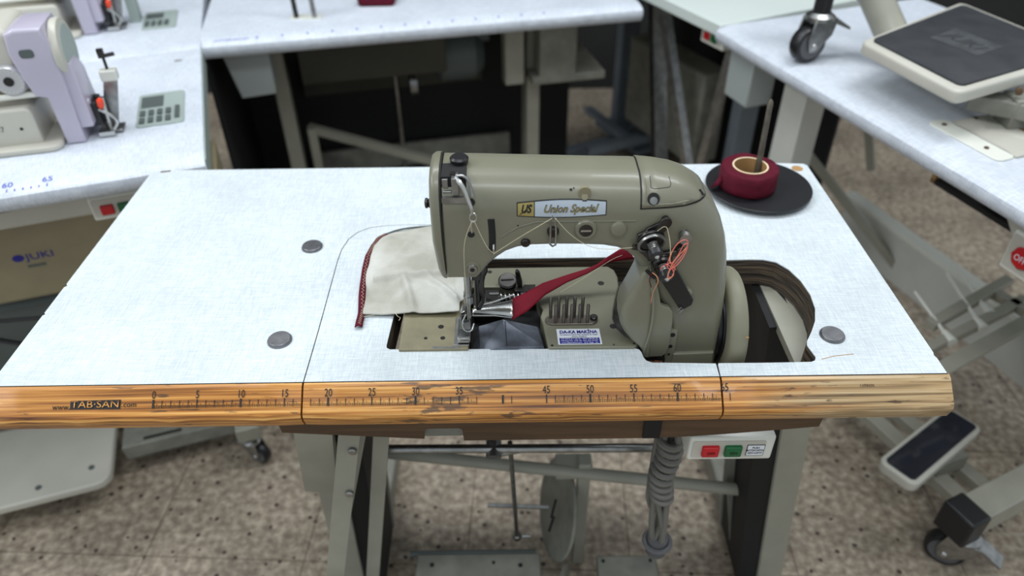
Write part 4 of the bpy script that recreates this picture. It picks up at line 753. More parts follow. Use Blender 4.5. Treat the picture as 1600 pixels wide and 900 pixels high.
# ------------------------------------------------------------------ spool stand and tape roll
DC = (0.4375, 0.408)
SD = thing('spool_stand', 'round black disc stand with a leaning metal spindle on the foreground table', 'spool stand', (DC[0], DC[1], ZT), world=True)
part('disc', MB().rev((DC[0], DC[1], ZT+0.0065), (DC[0], DC[1], ZT+0.0105), [(0, 0), (0, 0.079), (0.2, 0.0805), (0.75, 0.0805), (1, 0.0795), (1, 0)], 96), 'disc', SD, smooth=30)
part('disc_foot', MB().cyl((DC[0], DC[1], ZT), (DC[0], DC[1], ZT+0.007), 0.03, n=30), 'black', SD)
part('spindle', MB().rev((0.434, 0.414, ZT+0.0095), (0.4385, 0.435, 0.899), [(0, 0.0052), (0.5, 0.0045), (0.9, 0.0042), (0.93, 0.0045), (0.975, 0.0036), (1, 0.0012)], 14), 'spindle', SD)
RC = (0.4175, 0.4045); RZ = ZT+0.0108
TR = thing('tape_roll', 'roll of maroon fabric tape on a cardboard core lying on the black disc', 'tape roll', (RC[0], RC[1], RZ), world=True)
rl = MB(); nseg = 96; prof_r = [(0.0, 0.0265), (0.0, 0.0415), (0.08, 0.0435), (0.3, 0.0442), (0.5, 0.0434), (0.7, 0.0440), (0.93, 0.0428), (1.0, 0.0405), (0.985, 0.034), (0.995, 0.0265)]
rl.rev((RC[0], RC[1], RZ), (RC[0], RC[1], RZ+0.034), [(t, r) for t, r in prof_r], nseg)
for v in rl.v:
    a = math.atan2(v.y-RC[1], v.x-RC[0]); r = math.hypot(v.x-RC[0], v.y-RC[1])
    if r > 0.03:
        k = 1+0.012*math.sin(3*a+v.z*80)+0.008*math.sin(7*a-v.z*300); v.x = RC[0]+(v.x-RC[0])*k; v.y = RC[1]+(v.y-RC[1])*k; v.z += 0.0007*math.sin(5*a)*(1 if v.z > RZ+0.02 else 0)
rl.f = [f for f in rl.f if len(f) == 4]
part('wound_tape', rl, 'maroon', TR, smooth=60)
part('core', MB().ring((RC[0], RC[1], RZ), (0, 0, 1), 0.0268, 0.0243, 0.0345, 64), 'card', TR)
part('core_rim', MB().ring((RC[0], RC[1], RZ+0.0345), (0, 0, 1), 0.0268, 0.0243, 0.0006, 64), 'cream_edge', TR)
part('tape_tail', MB().add([(RC[0]-0.043, RC[1]-0.004, RZ+0.022), (RC[0]-0.0425, RC[1]+0.002, RZ+0.012), (RC[0]-0.060, RC[1]-0.012, RZ+0.003), (RC[0]-0.050, RC[1]-0.016, RZ+0.010), (RC[0]-0.0415, RC[1]-0.011, RZ+0.016)], [(0, 1, 2), (0, 2, 3), (0, 3, 4)]), 'maroon', TR, solid=0.0008)
part('tape_fold', MB().add([(RC[0]-0.012, RC[1]-0.0435, RZ+0.010), (RC[0]-0.002, RC[1]-0.0455, RZ+0.004), (RC[0]+0.006, RC[1]-0.045, RZ+0.002), (RC[0]-0.006, RC[1]-0.0455, RZ+0.006)], [(0, 1, 2, 3)]), 'maroon', TR, solid=0.0008)

# ------------------------------------------------------------------ other tables round about
def caster(parent, x, y, z0, s=1.0, rz=0):
    T = Matrix.Translation((x, y, z0)) @ Matrix.Rotation(rz, 4, 'Z') @ Matrix.Scale(s, 4)
    def P(mb): mb.v = [T @ v for v in mb.v]; return mb
    c = part('caster', P(MB().rev((0, 0, 0.076), (0, 0, 0.088), [(0, 0.026), (0.5, 0.026), (1, 0.018)], 24).cyl((0, 0, 0.08), (0, 0, 0.10), 0.008)), 'nickel', parent)
    part('fork', P(MB().prism([(-0.022, 0.078), (0.026, 0.078), (0.02, 0.05), (-0.008, 0.022), (-0.022, 0.022), (-0.03, 0.045)], 'Y', -0.019, -0.0155).prism([(-0.022, 0.078), (0.026, 0.078), (0.02, 0.05), (-0.008, 0.022), (-0.022, 0.022), (-0.03, 0.045)], 'Y', 0.0155, 0.019).box((-0.022, -0.019, 0.075), (0.026, 0.019, 0.079))), 'nickel', c, bevel=0.001)
    wl = part('wheel', P(MB().rev((-0.015, -0.0125, 0.033), (-0.015, 0.0125, 0.033), [(0, 0.026), (0.0, 0.03), (0.2, 0.033), (0.8, 0.033), (1, 0.03), (1, 0.026)], 32)), 'black', c)
    part('wheel_hub', P(MB().rev((-0.015, -0.0135, 0.033), (-0.015, 0.0135, 0.033), [(0, 0.025), (1, 0.025)], 28)), 'grey_rubber', wl)
    part('axle', P(MB().rev((-0.015, -0.022, 0.033), (-0.015, 0.022, 0.033), [(0, 0.004), (0.05, 0.006), (0.95, 0.006), (1, 0.004)], 14)), 'steel', wl)
    part('brake_lever', P(MB().prism([(0.01, 0.07), (0.03, 0.066), (0.062, 0.052), (0.064, 0.056), (0.034, 0.074), (0.012, 0.078)], 'Y', -0.014, 0.014)), 'nickel', c, bevel=0.001)
    return c

def table_top(root, L, D, m='lam2', th=0.042, x0=0, hole=None, z=ZT, name='table_top'):
    pr = [(D, 0), (0.045, 0), (0.03, -0.001), (0.008, -0.006), (0.002, -0.011), (0, -0.018), (0.001, -0.027), (0.006, -0.036), (0.014, -0.041), (D, -th)]
    if hole is None: return part(name, MB().prism([(a, z+b) for a, b in pr], 'X', x0, x0+L), m, root, smooth=30, bevel=0.0015)
    hx0, hy0, hx1, hy1 = hole; mb = MB()
    mb.prism([(a, z+b) for a, b in [(hy0, 0)]+pr[1:-1]+[(hy0, -th)]], 'X', x0, x0+L)
    mb.box((x0, hy0, z-th), (hx0, D, z)); mb.box((hx1, hy0, z-th), (x0+L, D, z)); mb.box((hx0, hy1, z-th), (hx1, D, z))
    return part(name, mb, m, root, smooth=30)
# left table (B)
aB = math.radians(18.5)
B = thing('sewing_table', 'white table on the left with blue ruler marks and a grey button panel', 'table', (-0.467, 0.529, 0), aB)
tb = table_top(B, 1.2, 0.565, x0=-1.2)
ed = part('end_band', MB().box((0.0, 0.01, ZT-0.04), (0.002, 0.565, ZT-0.003)), 'greyplastic', B)
TF = lambda x, y: frame_T((x, y, ZT-0.0012), (1, 0, 0), (0, 1, 0.2))
join_text('ruler_number', [('60', 0.017, TF(-0.304, 0.0265), 1.0), ('65', 0.017, TF(-0.245, 0.0265), 1.0)], 'blueink', B)
rt = MB()
for k in range(-12, 6): rt.box((-0.304+k*0.0118-0.0005, 0.010, ZT-0.006), (-0.304+k*0.0118+0.0005, 0.010+(0.008 if k % 5 == 0 else 0.005), ZT-0.0035))
part('ruler_ticks', rt, 'blueink', B, smooth=0)
pn = part('control_panel', MB().prism(rrect(-0.117, 0.172, -0.033, 0.325, 0.008), 'Z', ZT, ZT+0.003), 'greyplastic', B, bevel=0.001, label='grey green button panel')
part('display', MB().box((-0.111, 0.255, ZT+0.003), (-0.071, 0.308, ZT+0.004)), 'greydark', pn)
part('switch_slot', MB().box((-0.049, 0.19, ZT+0.003), (-0.041, 0.245, ZT+0.006)), 'greydark', pn)
for i in range(4):
    for j in range(2): part('panel_button', MB().box((-0.111+i*0.0152, 0.183+j*0.033, ZT+0.003), (-0.102+i*0.0152, 0.205+j*0.033, ZT+0.006)), 'greydark', pn)
part('table_chip', MB().box((-0.055, 0.50, ZT), (-0.04, 0.506, ZT+0.0005)), 'brown', B)
for x in (-0.075, -1.05):
    lg = part('leg', MB().box((x-0.025, 0.25, 0.06), (x+0.025, 0.33, 0.7175)), 'beige', B, bevel=0.003)
    part('foot', MB().box((x-0.025, -0.01, 0.08), (x+0.025, 0.54, 0.12)), 'beige', lg, bevel=0.003)
    for y in (0.01, 0.5):
        caster(lg, x, y, 0, 0.82, 2.4)
part('crossbar', MB().box((-1.05, 0.27, 0.16), (-0.1, 0.30, 0.21)), 'beige_dirty', B)
td = part('treadle', MB().prism(rrect(-0.72, -0.03, -0.36, 0.2, 0.03, 5), 'Z', 0.07, 0.09), 'cream', B, bevel=0.004, label='wide cream treadle plate')
for a_, b_ in ((-0.40, 0.02), (-0.50, 0.0), (-0.60, 0.05), (-0.60, -0.01)): part('treadle_screw', MB().cyl((a_, b_, 0.09), (a_, b_, 0.092), 0.006), 'greydark', td)
part('lower_beam', MB().box((-0.345, 0.06, 0.045), (-0.11, 0.17, 0.085)), 'beige_dirty', B, bevel=0.003)
part('beam_slot', MB().box((-0.30, 0.07, 0.085), (-0.22, 0.078, 0.086)), 'groove', B)
# machine motor and control box under the left table
JB = part('control_box', MB().box((-0.48, 0.13, 0.465), (-0.165, 0.30, 0.645)), 'yellowed', B, bevel=0.008, label='yellowed cream motor control box')
join_text('control_box_lettering', [('●JUKI', 0.020, frame_T((-0.355, 0.1292, 0.56), (1, 0, 0), (0, 0, 1)), 1.3)], 'bluesticker', JB)
part('control_box_lettering', MB().box((-0.37, 0.1288, 0.538), (-0.34, 0.1296, 0.543)), 'greydark', JB)
part('drawer', MB().box((-0.47, 0.07, 0.655), (-0.155, 0.32, 0.7165)), 'cream', B, bevel=0.006, label='cream drawer under the tabletop')
part('motor_cover', MB().box((-0.155, 0.14, 0.50), (0.0, 0.30, 0.66)), 'yellowed', B, bevel=0.006)
part('motor_housing', MB().box((-0.60, 0.16, 0.25), (-0.12, 0.36, 0.45)), 'greydark', B, bevel=0.02)
part('motor_port', MB().box((-0.145, 0.137, 0.54), (-0.125, 0.14, 0.555)), 'groove', B)
sb = switch_box(Matrix.Translation((-0.208, 0.045, 0.656)) , B, 0.11, 0.05, 0.047, lab='cream switch box with red and green buttons')
part('black_cable', MB().tube([(-0.172, 0.06, 0.715), (-0.170, 0.05, 0.64), (-0.178, 0.06, 0.56), (-0.186, 0.10, 0.50), (-0.19, 0.12, 0.44), (-0.3, 0.11, 0.42), (-0.5, 0.10, 0.46)], 0.004, 8, smooth=2).tube([(-0.5, 0.09, 0.44), (-0.42, 0.10, 0.38), (-0.33, 0.10, 0.34), (-0.2, 0.12, 0.33)], 0.005, 8, smooth=2).tube([(-0.172, 0.03, 0.722), (-0.3, 0.04, 0.712), (-0.42, 0.05, 0.70), (-0.48, 0.06, 0.66)], 0.005, 8, smooth=2), 'black', B)

# machine on the left table: lilac head, cream body
def side_machine(root, front=True):
    part('bed', MB().puff([(a, b, 0.006) for a, b in rrect(-0.36, 0.0+0.001, -0.055, 0.0+0.085, 0.012)], 'Y', -0.03, 0.12), 'cream', root)
    part('base_pad', MB().puff([(a, b, 0.004) for a, b in rrect(-0.36, -0.055, -0.02, 0.13, 0.02)], 'Z', 0.0+0.012, 0.0-0.0), 'cream', root)
    part('upper_arm', MB().puff([(a, b, 0.015) for a, b in rrect(-0.36, 0.0+0.155, -0.045, 0.0+0.232, 0.02)], 'Y', -0.01, 0.13), 'cream', root)
    part('arm_body', MB().box((-0.36, 0.02, 0.0+0.08), (-0.09, 0.12, 0.0+0.16)), 'yellowed', root, bevel=0.004)
    part('rod', MB().cyl((-0.36, -0.012, 0.0+0.098), (-0.035, -0.012, 0.0+0.105), 0.006), 'offwhite', root)
    dl = part('dial', MB().rev((-0.072, 0.012, 0.0+0.137), (-0.072, -0.022, 0.0+0.137), [(0, 0.03), (0.8, 0.03), (1, 0.026)], 40), 'silver', root)
    part('dial_centre', MB().cyl((-0.072, -0.022, 0.0+0.137), (-0.072, -0.0235, 0.0+0.137), 0.009), 'groove', dl)
    if front:
        dm = MB()
        for k in range(20):
            a = k*2*PI/20; dm.bar((-0.072+0.020*math.cos(a), -0.0225, 0.0+0.137+0.020*math.sin(a)), (-0.072+0.024*math.cos(a), -0.0225, 0.0+0.137+0.024*math.sin(a)), 0.001, 0.0005, up=(0, 1, 0))
        part('dial_marks', dm, 'offwhite', dl, smooth=0)
    hd = [(-0.015, 0.001, .004), (0.020, 0.001, .004), (0.020, 0.05, .004), (0.022, 0.09, .005), (0.024, 0.14, .006), (0.024, 0.20, .008), (0.018, 0.232, .008), (-0.030, 0.234, .008), (-0.048, 0.225, .008), (-0.052, 0.19, .006), (-0.045, 0.14, .005), (-0.036, 0.105, .004), (-0.016, 0.10, .003)]
    h = part('head_cover', MB().puff(hd, 'Y', -0.028, 0.075, 4), 'lilac', root, label='pale lilac head cover')
    part('head_recess', MB().prism(rrect(-0.033, 0.0+0.18, -0.008, 0.0+0.196, 0.006), 'Y', -0.029, -0.02), 'greydark', h)
    part('head_side', MB().puff([(-0.02, 0.0+0.03, .004), (0.07, 0.0+0.03, .004), (0.06, 0.0+0.13, .006), (0.03, 0.0+0.16, .006), (-0.02, 0.0+0.16, .006)], 'X', 0.044, 0.018, 3), 'lilac', h)
    part('round_cover', MB().rev((0.022, 0.028, 0.0+0.175), (0.038, 0.028, 0.0+0.175), [(0, 0.056), (0.5, 0.058), (0.85, 0.056), (1, 0.05)], 48), 'cream', h, label='round cream end cover')
    part('round_cover_face', MB().rev((0.038, 0.028, 0.0+0.175), (0.0395, 0.028, 0.0+0.175), [(0, 0.046), (1, 0.044)], 48), 'greyplastic', h)
    part('head_screw', MB().rev((0.043, 0.0, 0.0+0.075), (0.047, 0.0, 0.0+0.075), [(0, 0.006), (1, 0.005)], 18), 'lilac', h)
    part('needle_bar', MB().cyl((0.055, 0.02, 0.0+0.02), (0.055, 0.02, 0.0+0.08), 0.005).box((0.03, 0.0, 0.0+0.02), (0.055, 0.05, 0.0+0.07)), 'black', root, bevel=0.002)
    part('presser_foot', MB().box((0.045, -0.015, 0.0+0.003), (0.075, 0.03, 0.0+0.012)).cyl((0.062, 0.015, 0.0+0.01), (0.066, 0.015, 0.0+0.075), 0.004).tube([(0.06, -0.01, 0.0+0.06), (0.08, -0.012, 0.0+0.045), (0.088, -0.01, 0.0+0.03), (0.075, -0.012, 0.0+0.015)], 0.003, 8, smooth=2), 'steel', root)
    part('side_bracket', MB().prism([(0.045, 0.0+0.004), (0.075, 0.0+0.004), (0.102, 0.0+0.10), (0.075, 0.0+0.10)], 'Y', 0.03, 0.036).box((0.07, 0.0, 0.0+0.003), (0.088, 0.036, 0.0+0.008)), 'nickel', root, bevel=0.001, label='upright steel bracket')
    part('bracket_cap', MB().box((0.073, 0.026, 0.0+0.10), (0.104, 0.05, 0.0+0.122)), 'offwhite', root, bevel=0.002)
    part('bracket_screw', MB().cyl((0.088, 0.04, 0.0+0.122), (0.088, 0.04, 0.0+0.15), 0.003).box((0.080, 0.036, 0.0+0.145), (0.092, 0.044, 0.0+0.163)).cyl((0.088, 0.04, 0.0+0.148), (0.110, 0.04, 0.0+0.151), 0.004), 'gun', root)
    part('red_cap', MB().rev((0.066, -0.01, 0.0+0.063), (0.070, -0.016, 0.0+0.084), [(0, 0.004), (0.2, 0.0065), (0.8, 0.0065), (1, 0.003)], 16), 'orangered', root, label='orange red cap')
    if front:
        join_text('model_lettering', [('DLM-5400N-7', 0.016, frame_T((-0.16, -0.0306, 0.0+0.047), (1, 0, 0), (0, 0, 1)), 1.0)], 'greydark', root)
        part('bed_hole', MB().cyl((-0.083, -0.031, 0.0+0.045), (-0.083, -0.029, 0.0+0.045), 0.003), 'groove', root)
SM2 = thing('sewing_machine', 'cream sewing machine with a pale lilac head on the left table in front', 'sewing machine', (-0.722, 0.622, ZT+0.0003), math.radians(14))
SM2.scale = (0.87, 0.87, 0.87)
side_machine(SM2)
# table behind the left one (C)
Cc = thing('sewing_table', 'white table directly behind the left table, its far end out of the picture', 'table', (-0.648, 1.064, 0), math.radians(16.5))
table_top(Cc, 1.2, 0.58, x0=-1.2)
pn = part('control_panel', MB().prism(rrect(-0.138, 0.17, -0.06, 0.305, 0.008), 'Z', ZT, ZT+0.003), 'greyplastic', Cc, bevel=0.001)
part('display', MB().box((-0.132, 0.245, ZT+0.003), (-0.092, 0.285, ZT+0.004)), 'greydark', pn)
for i in range(4): part('panel_button', MB().box((-0.132+i*0.015, 0.185, ZT+0.003), (-0.122+i*0.015, 0.225, ZT+0.005)), 'greydark', pn)
part('ruler_ticks', MB().box((-0.38, 0.012, ZT-0.006), (-0.25, 0.014, ZT-0.0035)), 'blueink', Cc)
for x in (-0.14, -1.05): part('leg', MB().box((x-0.025, 0.25, 0), (x+0.025, 0.33, 0.7175)), 'beige', Cc, bevel=0.003)
SM3 = thing('sewing_machine', 'second lilac headed sewing machine at the top left, further back', 'sewing machine', (-0.945, 1.185, ZT+0.0003), math.radians(14))
SM3.scale = (0.87, 0.87, 0.87)
side_machine(SM3, False)
part('green_bracket', MB().box((0.095, 0.05, 0), (0.12, 0.09, 0.12)), 'greyplastic', SM3)
# table across the back (D)
Dd = thing('sewing_table', 'long white table across the back, over the dark gap', 'table', (-0.664, 1.092, 0), math.radians(12.2))
table_top(Dd, 1.085, 0.56)
dk = MB()
for k in range(0, 13): dk.box((0.13+k*0.058, 0.018, ZT-0.0045), (0.134+k*0.058, 0.026, ZT-0.002))
part('ruler_ticks', dk, 'blueink', Dd, smooth=0)
join_text('maker_lettering', [('www.tab-san.com', 0.011, frame_T((0.075, 0.02, ZT-0.0025), (1, 0, 0), (0, 1, 0.15)), 1.0)], 'blueink', Dd)
def stand(root, xs, zc=0.3, m='beige', yl=0.25):
    for x in xs:
        lg = part('leg', MB().box((x-0.02, yl, 0.05), (x+0.02, yl+0.07, 0.7175)), m, root, bevel=0.003)
        part('foot', MB().box((x-0.022, 0.03, 0), (x+0.022, 0.53, 0.05)), m, lg, bevel=0.004)
stand(Dd, (0.14, 0.86))
part('leg_cover', MB().box((0.765, 0.20, 0.50), (0.82, 0.25, 0.7175)), 'beige', Dd, bevel=0.003, label='grey metal switch post')
part('cover_knob', MB().cyl((0.79, 0.2, 0.69), (0.79, 0.197, 0.69), 0.008), 'groove', Dd)
part('hanging_box', MB().prism([(0.035, 0.7175), (0.145, 0.7175), (0.145, 0.60), (0.06, 0.595)], 'Y', 0.06, 0.16), 'bin', Dd, bevel=0.003, label='pale grey box hanging below the tabletop')
part('crossbar', MB().bar((0.185, 0.34, 0.37), (0.60, 0.20, 0.26), 0.02, 0.025).bar((0.195, 0.32, 0.38), (0.195, 0.32, 0.05), 0.025, 0.025), 'beige', Dd)
part('back_shade_panel', MB().box((0.0, 0.54, 0.0), (1.06, 0.555, 0.7175)), 'matte', Dd, smooth=0, label='added black panel that darkens the space under the table')  # added sheet, hides the far floor so the space below looks black
part('lower_beam', MB().box((0.18, 0.50, 0.12), (0.84, 0.52, 0.20)), 'beige_dirty', Dd, bevel=0.003)
part('upper_beam', MB().box((0.18, 0.5, 0.40), (0.75, 0.52, 0.5)), 'dark_olive', Dd, bevel=0.003)
part('side_cabinet', MB().box((0.86, 0.18, 0.52), (0.97, 0.40, 0.7175)).box((0.84, 0.18, 0.50), (1.06, 0.42, 0.525)), 'beige_dirty', Dd, bevel=0.005, label='yellow green cabinet at the right end')
part('floor_shade_slab', MB().box((0.0, 0.30, 0.0), (0.90, 0.53, 0.03)), 'matte', Dd)  # added black slab in place of the shaded floor under the table
part('motor', MB().rev((0.58, 0.33, 0.56), (0.72, 0.33, 0.56), [(0, 0.06), (0.1, 0.075), (0.8, 0.075), (1, 0.05)], 28).box((0.52, 0.3, 0.60), (0.74, 0.40, 0.70)), 'greydark', Dd)
part('drive_pulley', MB().rev((0.50, 0.34, 0.48), (0.52, 0.34, 0.48), [(0, 0.04), (1, 0.04)], 24), 'nickel', Dd)
part('pedal_rod', MB().cyl((0.46, 0.36, 0.10), (0.46, 0.34, 0.60), 0.006), 'nickel', Dd)
part('oil_pan', MB().box((0.20, 0.22, 0.55), (0.60, 0.46, 0.66)), 'dark_olive', Dd, bevel=0.004)
part('side_shade_panel', MB().box((0.0, 0.02, 0.0), (0.008, 0.54, 0.7175)), 'matte', Dd)  # added black sheet, deepens the shade at the left end
part('pedal', MB().box((0.22, 0.05, 0.06), (0.66, 0.26, 0.075)), 'greydark', Dd, bevel=0.003)
# things standing on the back table
st2 = thing('thread_stand', 'two grey rods of a stand on the back white table at the top edge', 'stand', (-0.472, 1.262, ZT), 0)
part('rod', MB().cyl((0.0, 0.0, 0.0), (-0.012, 0.02, 0.20), 0.006), 'gun', st2); part('rod', MB().cyl((0.045, 0.0, 0), (0.03, 0.02, 0.2), 0.006), 'nickel', st2)
part('stand_base', MB().box((-0.015, -0.008, 0), (0.06, 0.022, 0.003)), 'offwhite', st2)
tag(part('maroon_bundle', MB().puff([(a, b, 0.008) for a, b in rrect(-0.335, 1.345, -0.24, 1.42, 0.012)], 'Z', ZT+0.025, ZT+0.0), 'maroon', None, smooth=60), 'small folded maroon fabric bundle at the top edge of the back table', 'fabric')
# mint topped table in the far right corner (F)
Ff = thing('sewing_table', 'pale mint topped table at the top right, behind the table with the caster', 'table', (0.150, 2.046, 0), math.radians(-65))
part('table_top', MB().box((0, 0, ZT-0.03), (0.965, 0.5, ZT)), 'mint', Ff, bevel=0.003)
stand(Ff, (0.16, 0.80), m='oldgrey')
switch_box(Matrix.Translation((0.86, 0.03, 0.685)), Ff, 0.09, 0.05, 0.04)
part('motor_cover', MB().box((0.3, 0.2, 0.2), (0.7, 0.3, 0.5)), 'beige_dirty', Ff, bevel=0.01)
part('inner_legs', MB().bar((0.62, 0.06, 0.71), (0.83, 0.02, 0.02), 0.04, 0.03).bar((0.70, 0.03, 0.71), (0.93, 0.10, 0.02), 0.03, 0.02).bar((0.93, 0.08, 0.68), (0.87, 0.06, 0.05), 0.025, 0.02), 'nickel', Ff)
part('back_shade_panel', MB().box((0.0, 0.485, 0.0), (0.965, 0.495, 0.72)), 'matte', Ff, smooth=0)  # added black sheet, hides the lit floor and casts shade under the table
part('low_plate', MB().box((0.03, 0.25, 0.05), (0.33, 0.48, 0.07)), 'oldgrey', Ff, bevel=0.004)
part('low_frame', MB().bar((0.36, 0.02, 0.14), (0.36, 0.48, 0.14), 0.03, 0.03).bar((0.02, 0.22, 0.12), (0.36, 0.22, 0.12), 0.03, 0.02), 'oldgrey', Ff)
# white table on the right (E)
Ee = thing('sewing_table', 'long white table slanting down the right side, with wide rounded front edge', 'table', (0.545, 1.163, 0), math.radians(-71))
table_top(Ee, 1.12, 0.6, hole=(0.54, 0.175, 0.95, 0.40))
rc_ = part('recess_tray', MB().prism(rrect(0.585, 0.072, 0.742, 0.112, 0.012), 'Z', ZT, ZT+0.003), 'offwhite', Ee, bevel=0.001, label='off white recess tray with screws')
part('tray_wall', MB().box((0.60, 0.11, ZT), (0.606, 0.185, ZT+0.004)).box((0.73, 0.11, ZT), (0.742, 0.185, ZT+0.004)).add([(0.60, 0.112, ZT+0.0032), (0.735, 0.112, ZT+0.0032), (0.735, 0.20, ZT+0.0032), (0.60, 0.20, ZT+0.0032), (0.63, 0.165, ZT+0.0008), (0.66, 0.125, ZT+0.0008), (0.70, 0.125, ZT+0.0008), (0.69, 0.175, ZT+0.0008)], [(4, 5, 6, 7), (0, 1, 6, 5), (1, 2, 7, 6), (2, 3, 4, 7), (3, 0, 5, 4)]), 'cream', rc_, smooth=0)
for a_, b_ in ((0.605, 0.092), (0.70, 0.09), (0.604, 0.165)): part('tray_screw', MB().cyl((a_, b_, ZT+0.003), (a_, b_, ZT+0.005), 0.004), 'brown', rc_)
part('cutout_floor', MB().box((0.55, 0.18, ZT-0.16), (0.94, 0.39, ZT-0.15)), 'matte', Ee)
part('cutout_wall', MB().box((0.55, 0.385, ZT-0.16), (0.94, 0.395, ZT-0.045)).box((0.55, 0.18, ZT-0.16), (0.56, 0.39, ZT-0.045)), 'card', Ee)
part('cutout_black_part', MB().box((0.66, 0.22, ZT-0.15), (0.80, 0.36, ZT-0.03)), 'matte', Ee)
part('cutout_blue_strip', MB().box((0.56, 0.205, ZT-0.05), (0.90, 0.215, ZT-0.035)), 'bluesticker', Ee)
fl = part('leg', MB().box((0.16, 0.10, 0.06), (0.24, 0.16, 0.7175)), 'light_panel', Ee, bevel=0.003)
part('foot', MB().box((0.18, 0.02, 0), (0.23, 0.55, 0.06)), 'beige', fl, bevel=0.004)
nl = part('leg', MB().bar((0.76, 0.15, 0.715), (0.955, 0.44, 0.15), 0.09, 0.05, up=(0, 1, 0)), 'light_panel', Ee, bevel=0.003)
ft = part('foot', MB().bar((0.997, 0.045, 0.145), (0.935, 0.66, 0.145), 0.058, 0.058), 'beige', nl, bevel=0.003, label='beige square foot tube with black end cap')
part('end_cap', MB().bar((1.001, 0.0, 0.143), (0.9965, 0.05, 0.143), 0.066, 0.07), 'black', ft, bevel=0.005)
caster(ft, 1.006, 0.05, 0, 1.16, 0.6)
rs = part('floor_rail', MB().bar((0.30, 0.05, 0.10), (0.97, 0.10, 0.10), 0.035, 0.025).bar((0.30, 0.11, 0.10), (0.96, 0.165, 0.10), 0.03, 0.025), 'beige', Ee, bevel=0.002)
part('crossbeam', MB().box((0.10, 0.46, 0.11), (0.95, 0.48, 0.255)), 'light_panel', Ee, bevel=0.003, label='wide beige crossbeam')
part('crossbeam_lip', MB().box((0.10, 0.445, 0.255), (0.95, 0.48, 0.267)), 'offwhite', Ee)
part('frame_bar', MB().bar((0.05, 0.40, 0.70), (0.14, 0.47, 0.36), 0.02, 0.02).bar((0.1, 0.2, 0.5), (0.34, 0.5, 0.12), 0.02, 0.02), 'beige', Ee)
part('hanging_box', MB().box((0.03, 0.03, 0.60), (0.125, 0.10, 0.7175)), 'bin', Ee, bevel=0.004)
# foot treadle with glossy pad
T_ = Matrix.Translation((0.855, 0.085, 0.160)) @ Matrix.Rotation(math.radians(17), 4, 'Z') @ Matrix.Rotation(math.radians(-4), 4, 'X')
def P_(mb): mb.v = [T_ @ v for v in mb.v]; return mb
tr = part('treadle', P_(MB().puff([(a, b, 0.004) for a, b in rrect(-0.045, -0.135, 0.035, 0.135, 0.018)], 'Z', 0.012, -0.012)), 'cream', Ee, label='small cream treadle with glossy black pad')
part('treadle_pad', P_(MB().prism(rrect(-0.036, -0.126, 0.026, 0.126, 0.01), 'Z', 0.012, 0.0145)), 'gloss', tr)
part('treadle_bracket', MB().box((0.82, 0.08, 0.11), (0.89, 0.15, 0.152)), 'beige_dirty', tr)
# thread rack bars with spikes, low behind the near leg
rk = part('thread_rack', MB().bar((0.70, 0.145, 0.35), (0.64, 0.42, 0.35), 0.022, 0.02).bar((0.815, 0.04, 0.35), (0.75, 0.40, 0.35), 0.03, 0.012).bar((0.76, 0.05, 0.345), (0.70, 0.40, 0.345), 0.02, 0.02).bar((0.66, 0.36, 0.345), (0.78, 0.38, 0.345), 0.02, 0.02), 'beige', Ee, bevel=0.001, label='beige thread rack with slanting spikes')
for a_, b_ in (((0.747, 0.147), (0.615, 0.179)), ((0.736, 0.239), (0.586, 0.293)), ((0.703, 0.29), (0.554, 0.337))):
    sp = part('spike', MB().cyl((a_[0], a_[1], 0.352), (b_[0], b_[1], 0.365), 0.004, 0.003), 'offwhite', rk)
    part('spike_base', MB().cyl((a_[0]+0.01, a_[1], 0.35), (a_[0]-0.02, a_[1]+0.006, 0.353), 0.011, 0.006), 'offwhite', sp)
sb2 = switch_box(Matrix.Translation((0.815, 0.075, 0.60)), Ee, 0.10, 0.05, 0.075, buttons=False)
ob = part('off_button', MB().rev((0.85, 0.074, 0.638), (0.85, 0.066, 0.638), [(0, 0.02), (0.6, 0.02), (1, 0.016)], 8), 'red', sb2, smooth=0)
join_text('off_lettering', [('OFF', 0.016, frame_T((0.85, 0.0655, 0.638), (1, 0, 0), (0, 0, 1)), 0.8)], 'paper', ob)

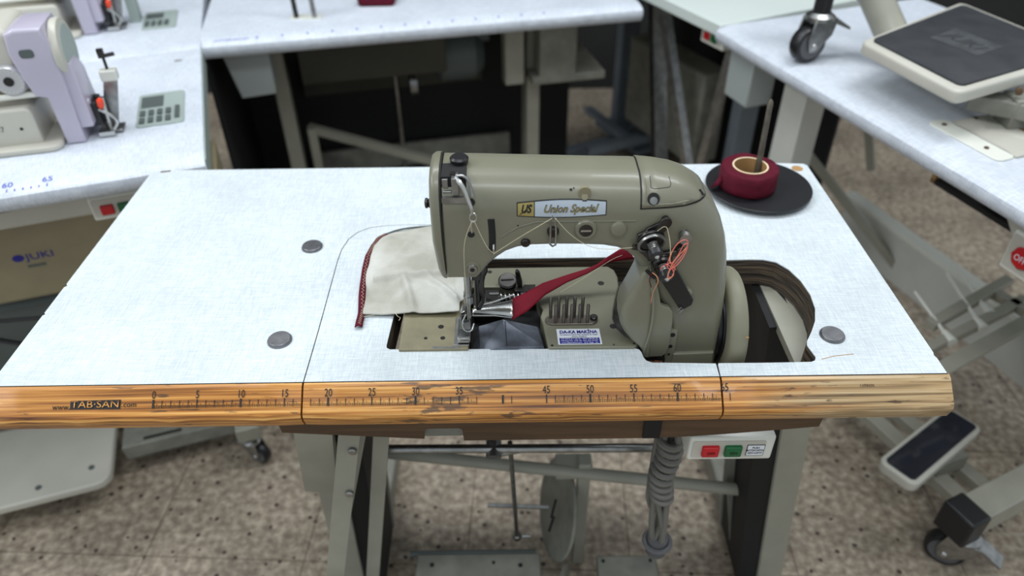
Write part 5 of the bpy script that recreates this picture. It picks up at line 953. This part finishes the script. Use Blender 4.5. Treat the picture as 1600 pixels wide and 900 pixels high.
# ------------------------------------------------------------------ machine stand parts lying on the right table
KS = thing('machine_stand', 'beige stand with caster and rubber padded treadle lying on the right white table', 'stand', (0.80, 0.80, ZT), world=True)
c = caster(KS, 0.695, 0.945, ZT, 1.15, 0.35)
part('stand_tube', MB().cyl((0.695, 0.945, ZT+0.1), (0.695, 0.945, ZT+0.17), 0.018), 'black', KS)
part('curved_tube', MB().tube([(0.69, 1.08, 0.99), (0.745, 1.02, 0.955), (0.80, 0.985, 0.90), (0.835, 0.95, 0.84), (0.86, 0.90, 0.79)], 0.032, 20, smooth=2), 'beige', KS)
TA = [Vector((0.724, 0.805)), Vector((0.795, 0.560)), Vector((1.115, 0.72)), Vector((1.03, 1.035))]
def qd(u, v): return TA[0]*(1-u)*(1-v)+TA[1]*u*(1-v)+TA[2]*u*v+TA[3]*(1-u)*v
def qpoly(m, r=0.05, n=4):
    P = []
    for cu, cv, a0 in ((m+r, m+r*0.7, 180), (1-m-r, m+r*0.7, 270), (1-m-r, 1-m-r*0.7, 0), (m+r, 1-m-r*0.7, 90)):
        for k in range(n+1):
            a = math.radians(a0+90*k/n); P.append(qd(cu+r*math.cos(a), cv+r*0.7*math.sin(a)))
    return [(p.x, p.y) for p in P]
trd = part('treadle', MB().puff([(x, y, 0.006) for x, y in qpoly(0.0, 0.07)], 'Z', 0.850, 0.826, 4), 'cream', KS, label='cream treadle tray')
pad = part('treadle_pad', MB().puff([(x, y, 0.001) for x, y in qpoly(0.055, 0.05)], 'Z', 0.854, 0.848, 2), 'rubber', trd, label='worn dark rubber pad')
pm = qd(0.5, 0.5)
part('pad_logo_frame', MB().add([(*qd(0.30, 0.36), 0.8544), (*qd(0.68, 0.40), 0.8544), (*qd(0.68, 0.62), 0.8544), (*qd(0.30, 0.60), 0.8544)], [(0, 1, 2, 3)]), 'pad_grey', pad, smooth=0)
d_ = (qd(0.68, 0.5)-qd(0.30, 0.5)); 
join_text('pad_lettering', [('JUKI', 0.05, frame_T((*qd(0.49, 0.49), 0.8547), (d_.x, d_.y, 0), (-d_.y, d_.x, 0)), 0.9)], 'rubber', pad)
part('rim_screw', MB().cyl((0.935, 0.618, 0.828), (0.93, 0.609, 0.828), 0.006), 'brown', trd)
part('stand_bar', MB().bar((0.88, 0.66, 0.795), (1.12, 0.50, 0.795), 0.04, 0.03).box((0.93, 0.60, 0.762), (0.98, 0.65, 0.815)), 'beige_dirty', KS, bevel=0.003)
part('stand_bolt', MB().cyl((0.95, 0.61, 0.80), (0.95, 0.60, 0.818), 0.008), 'nickel', KS)
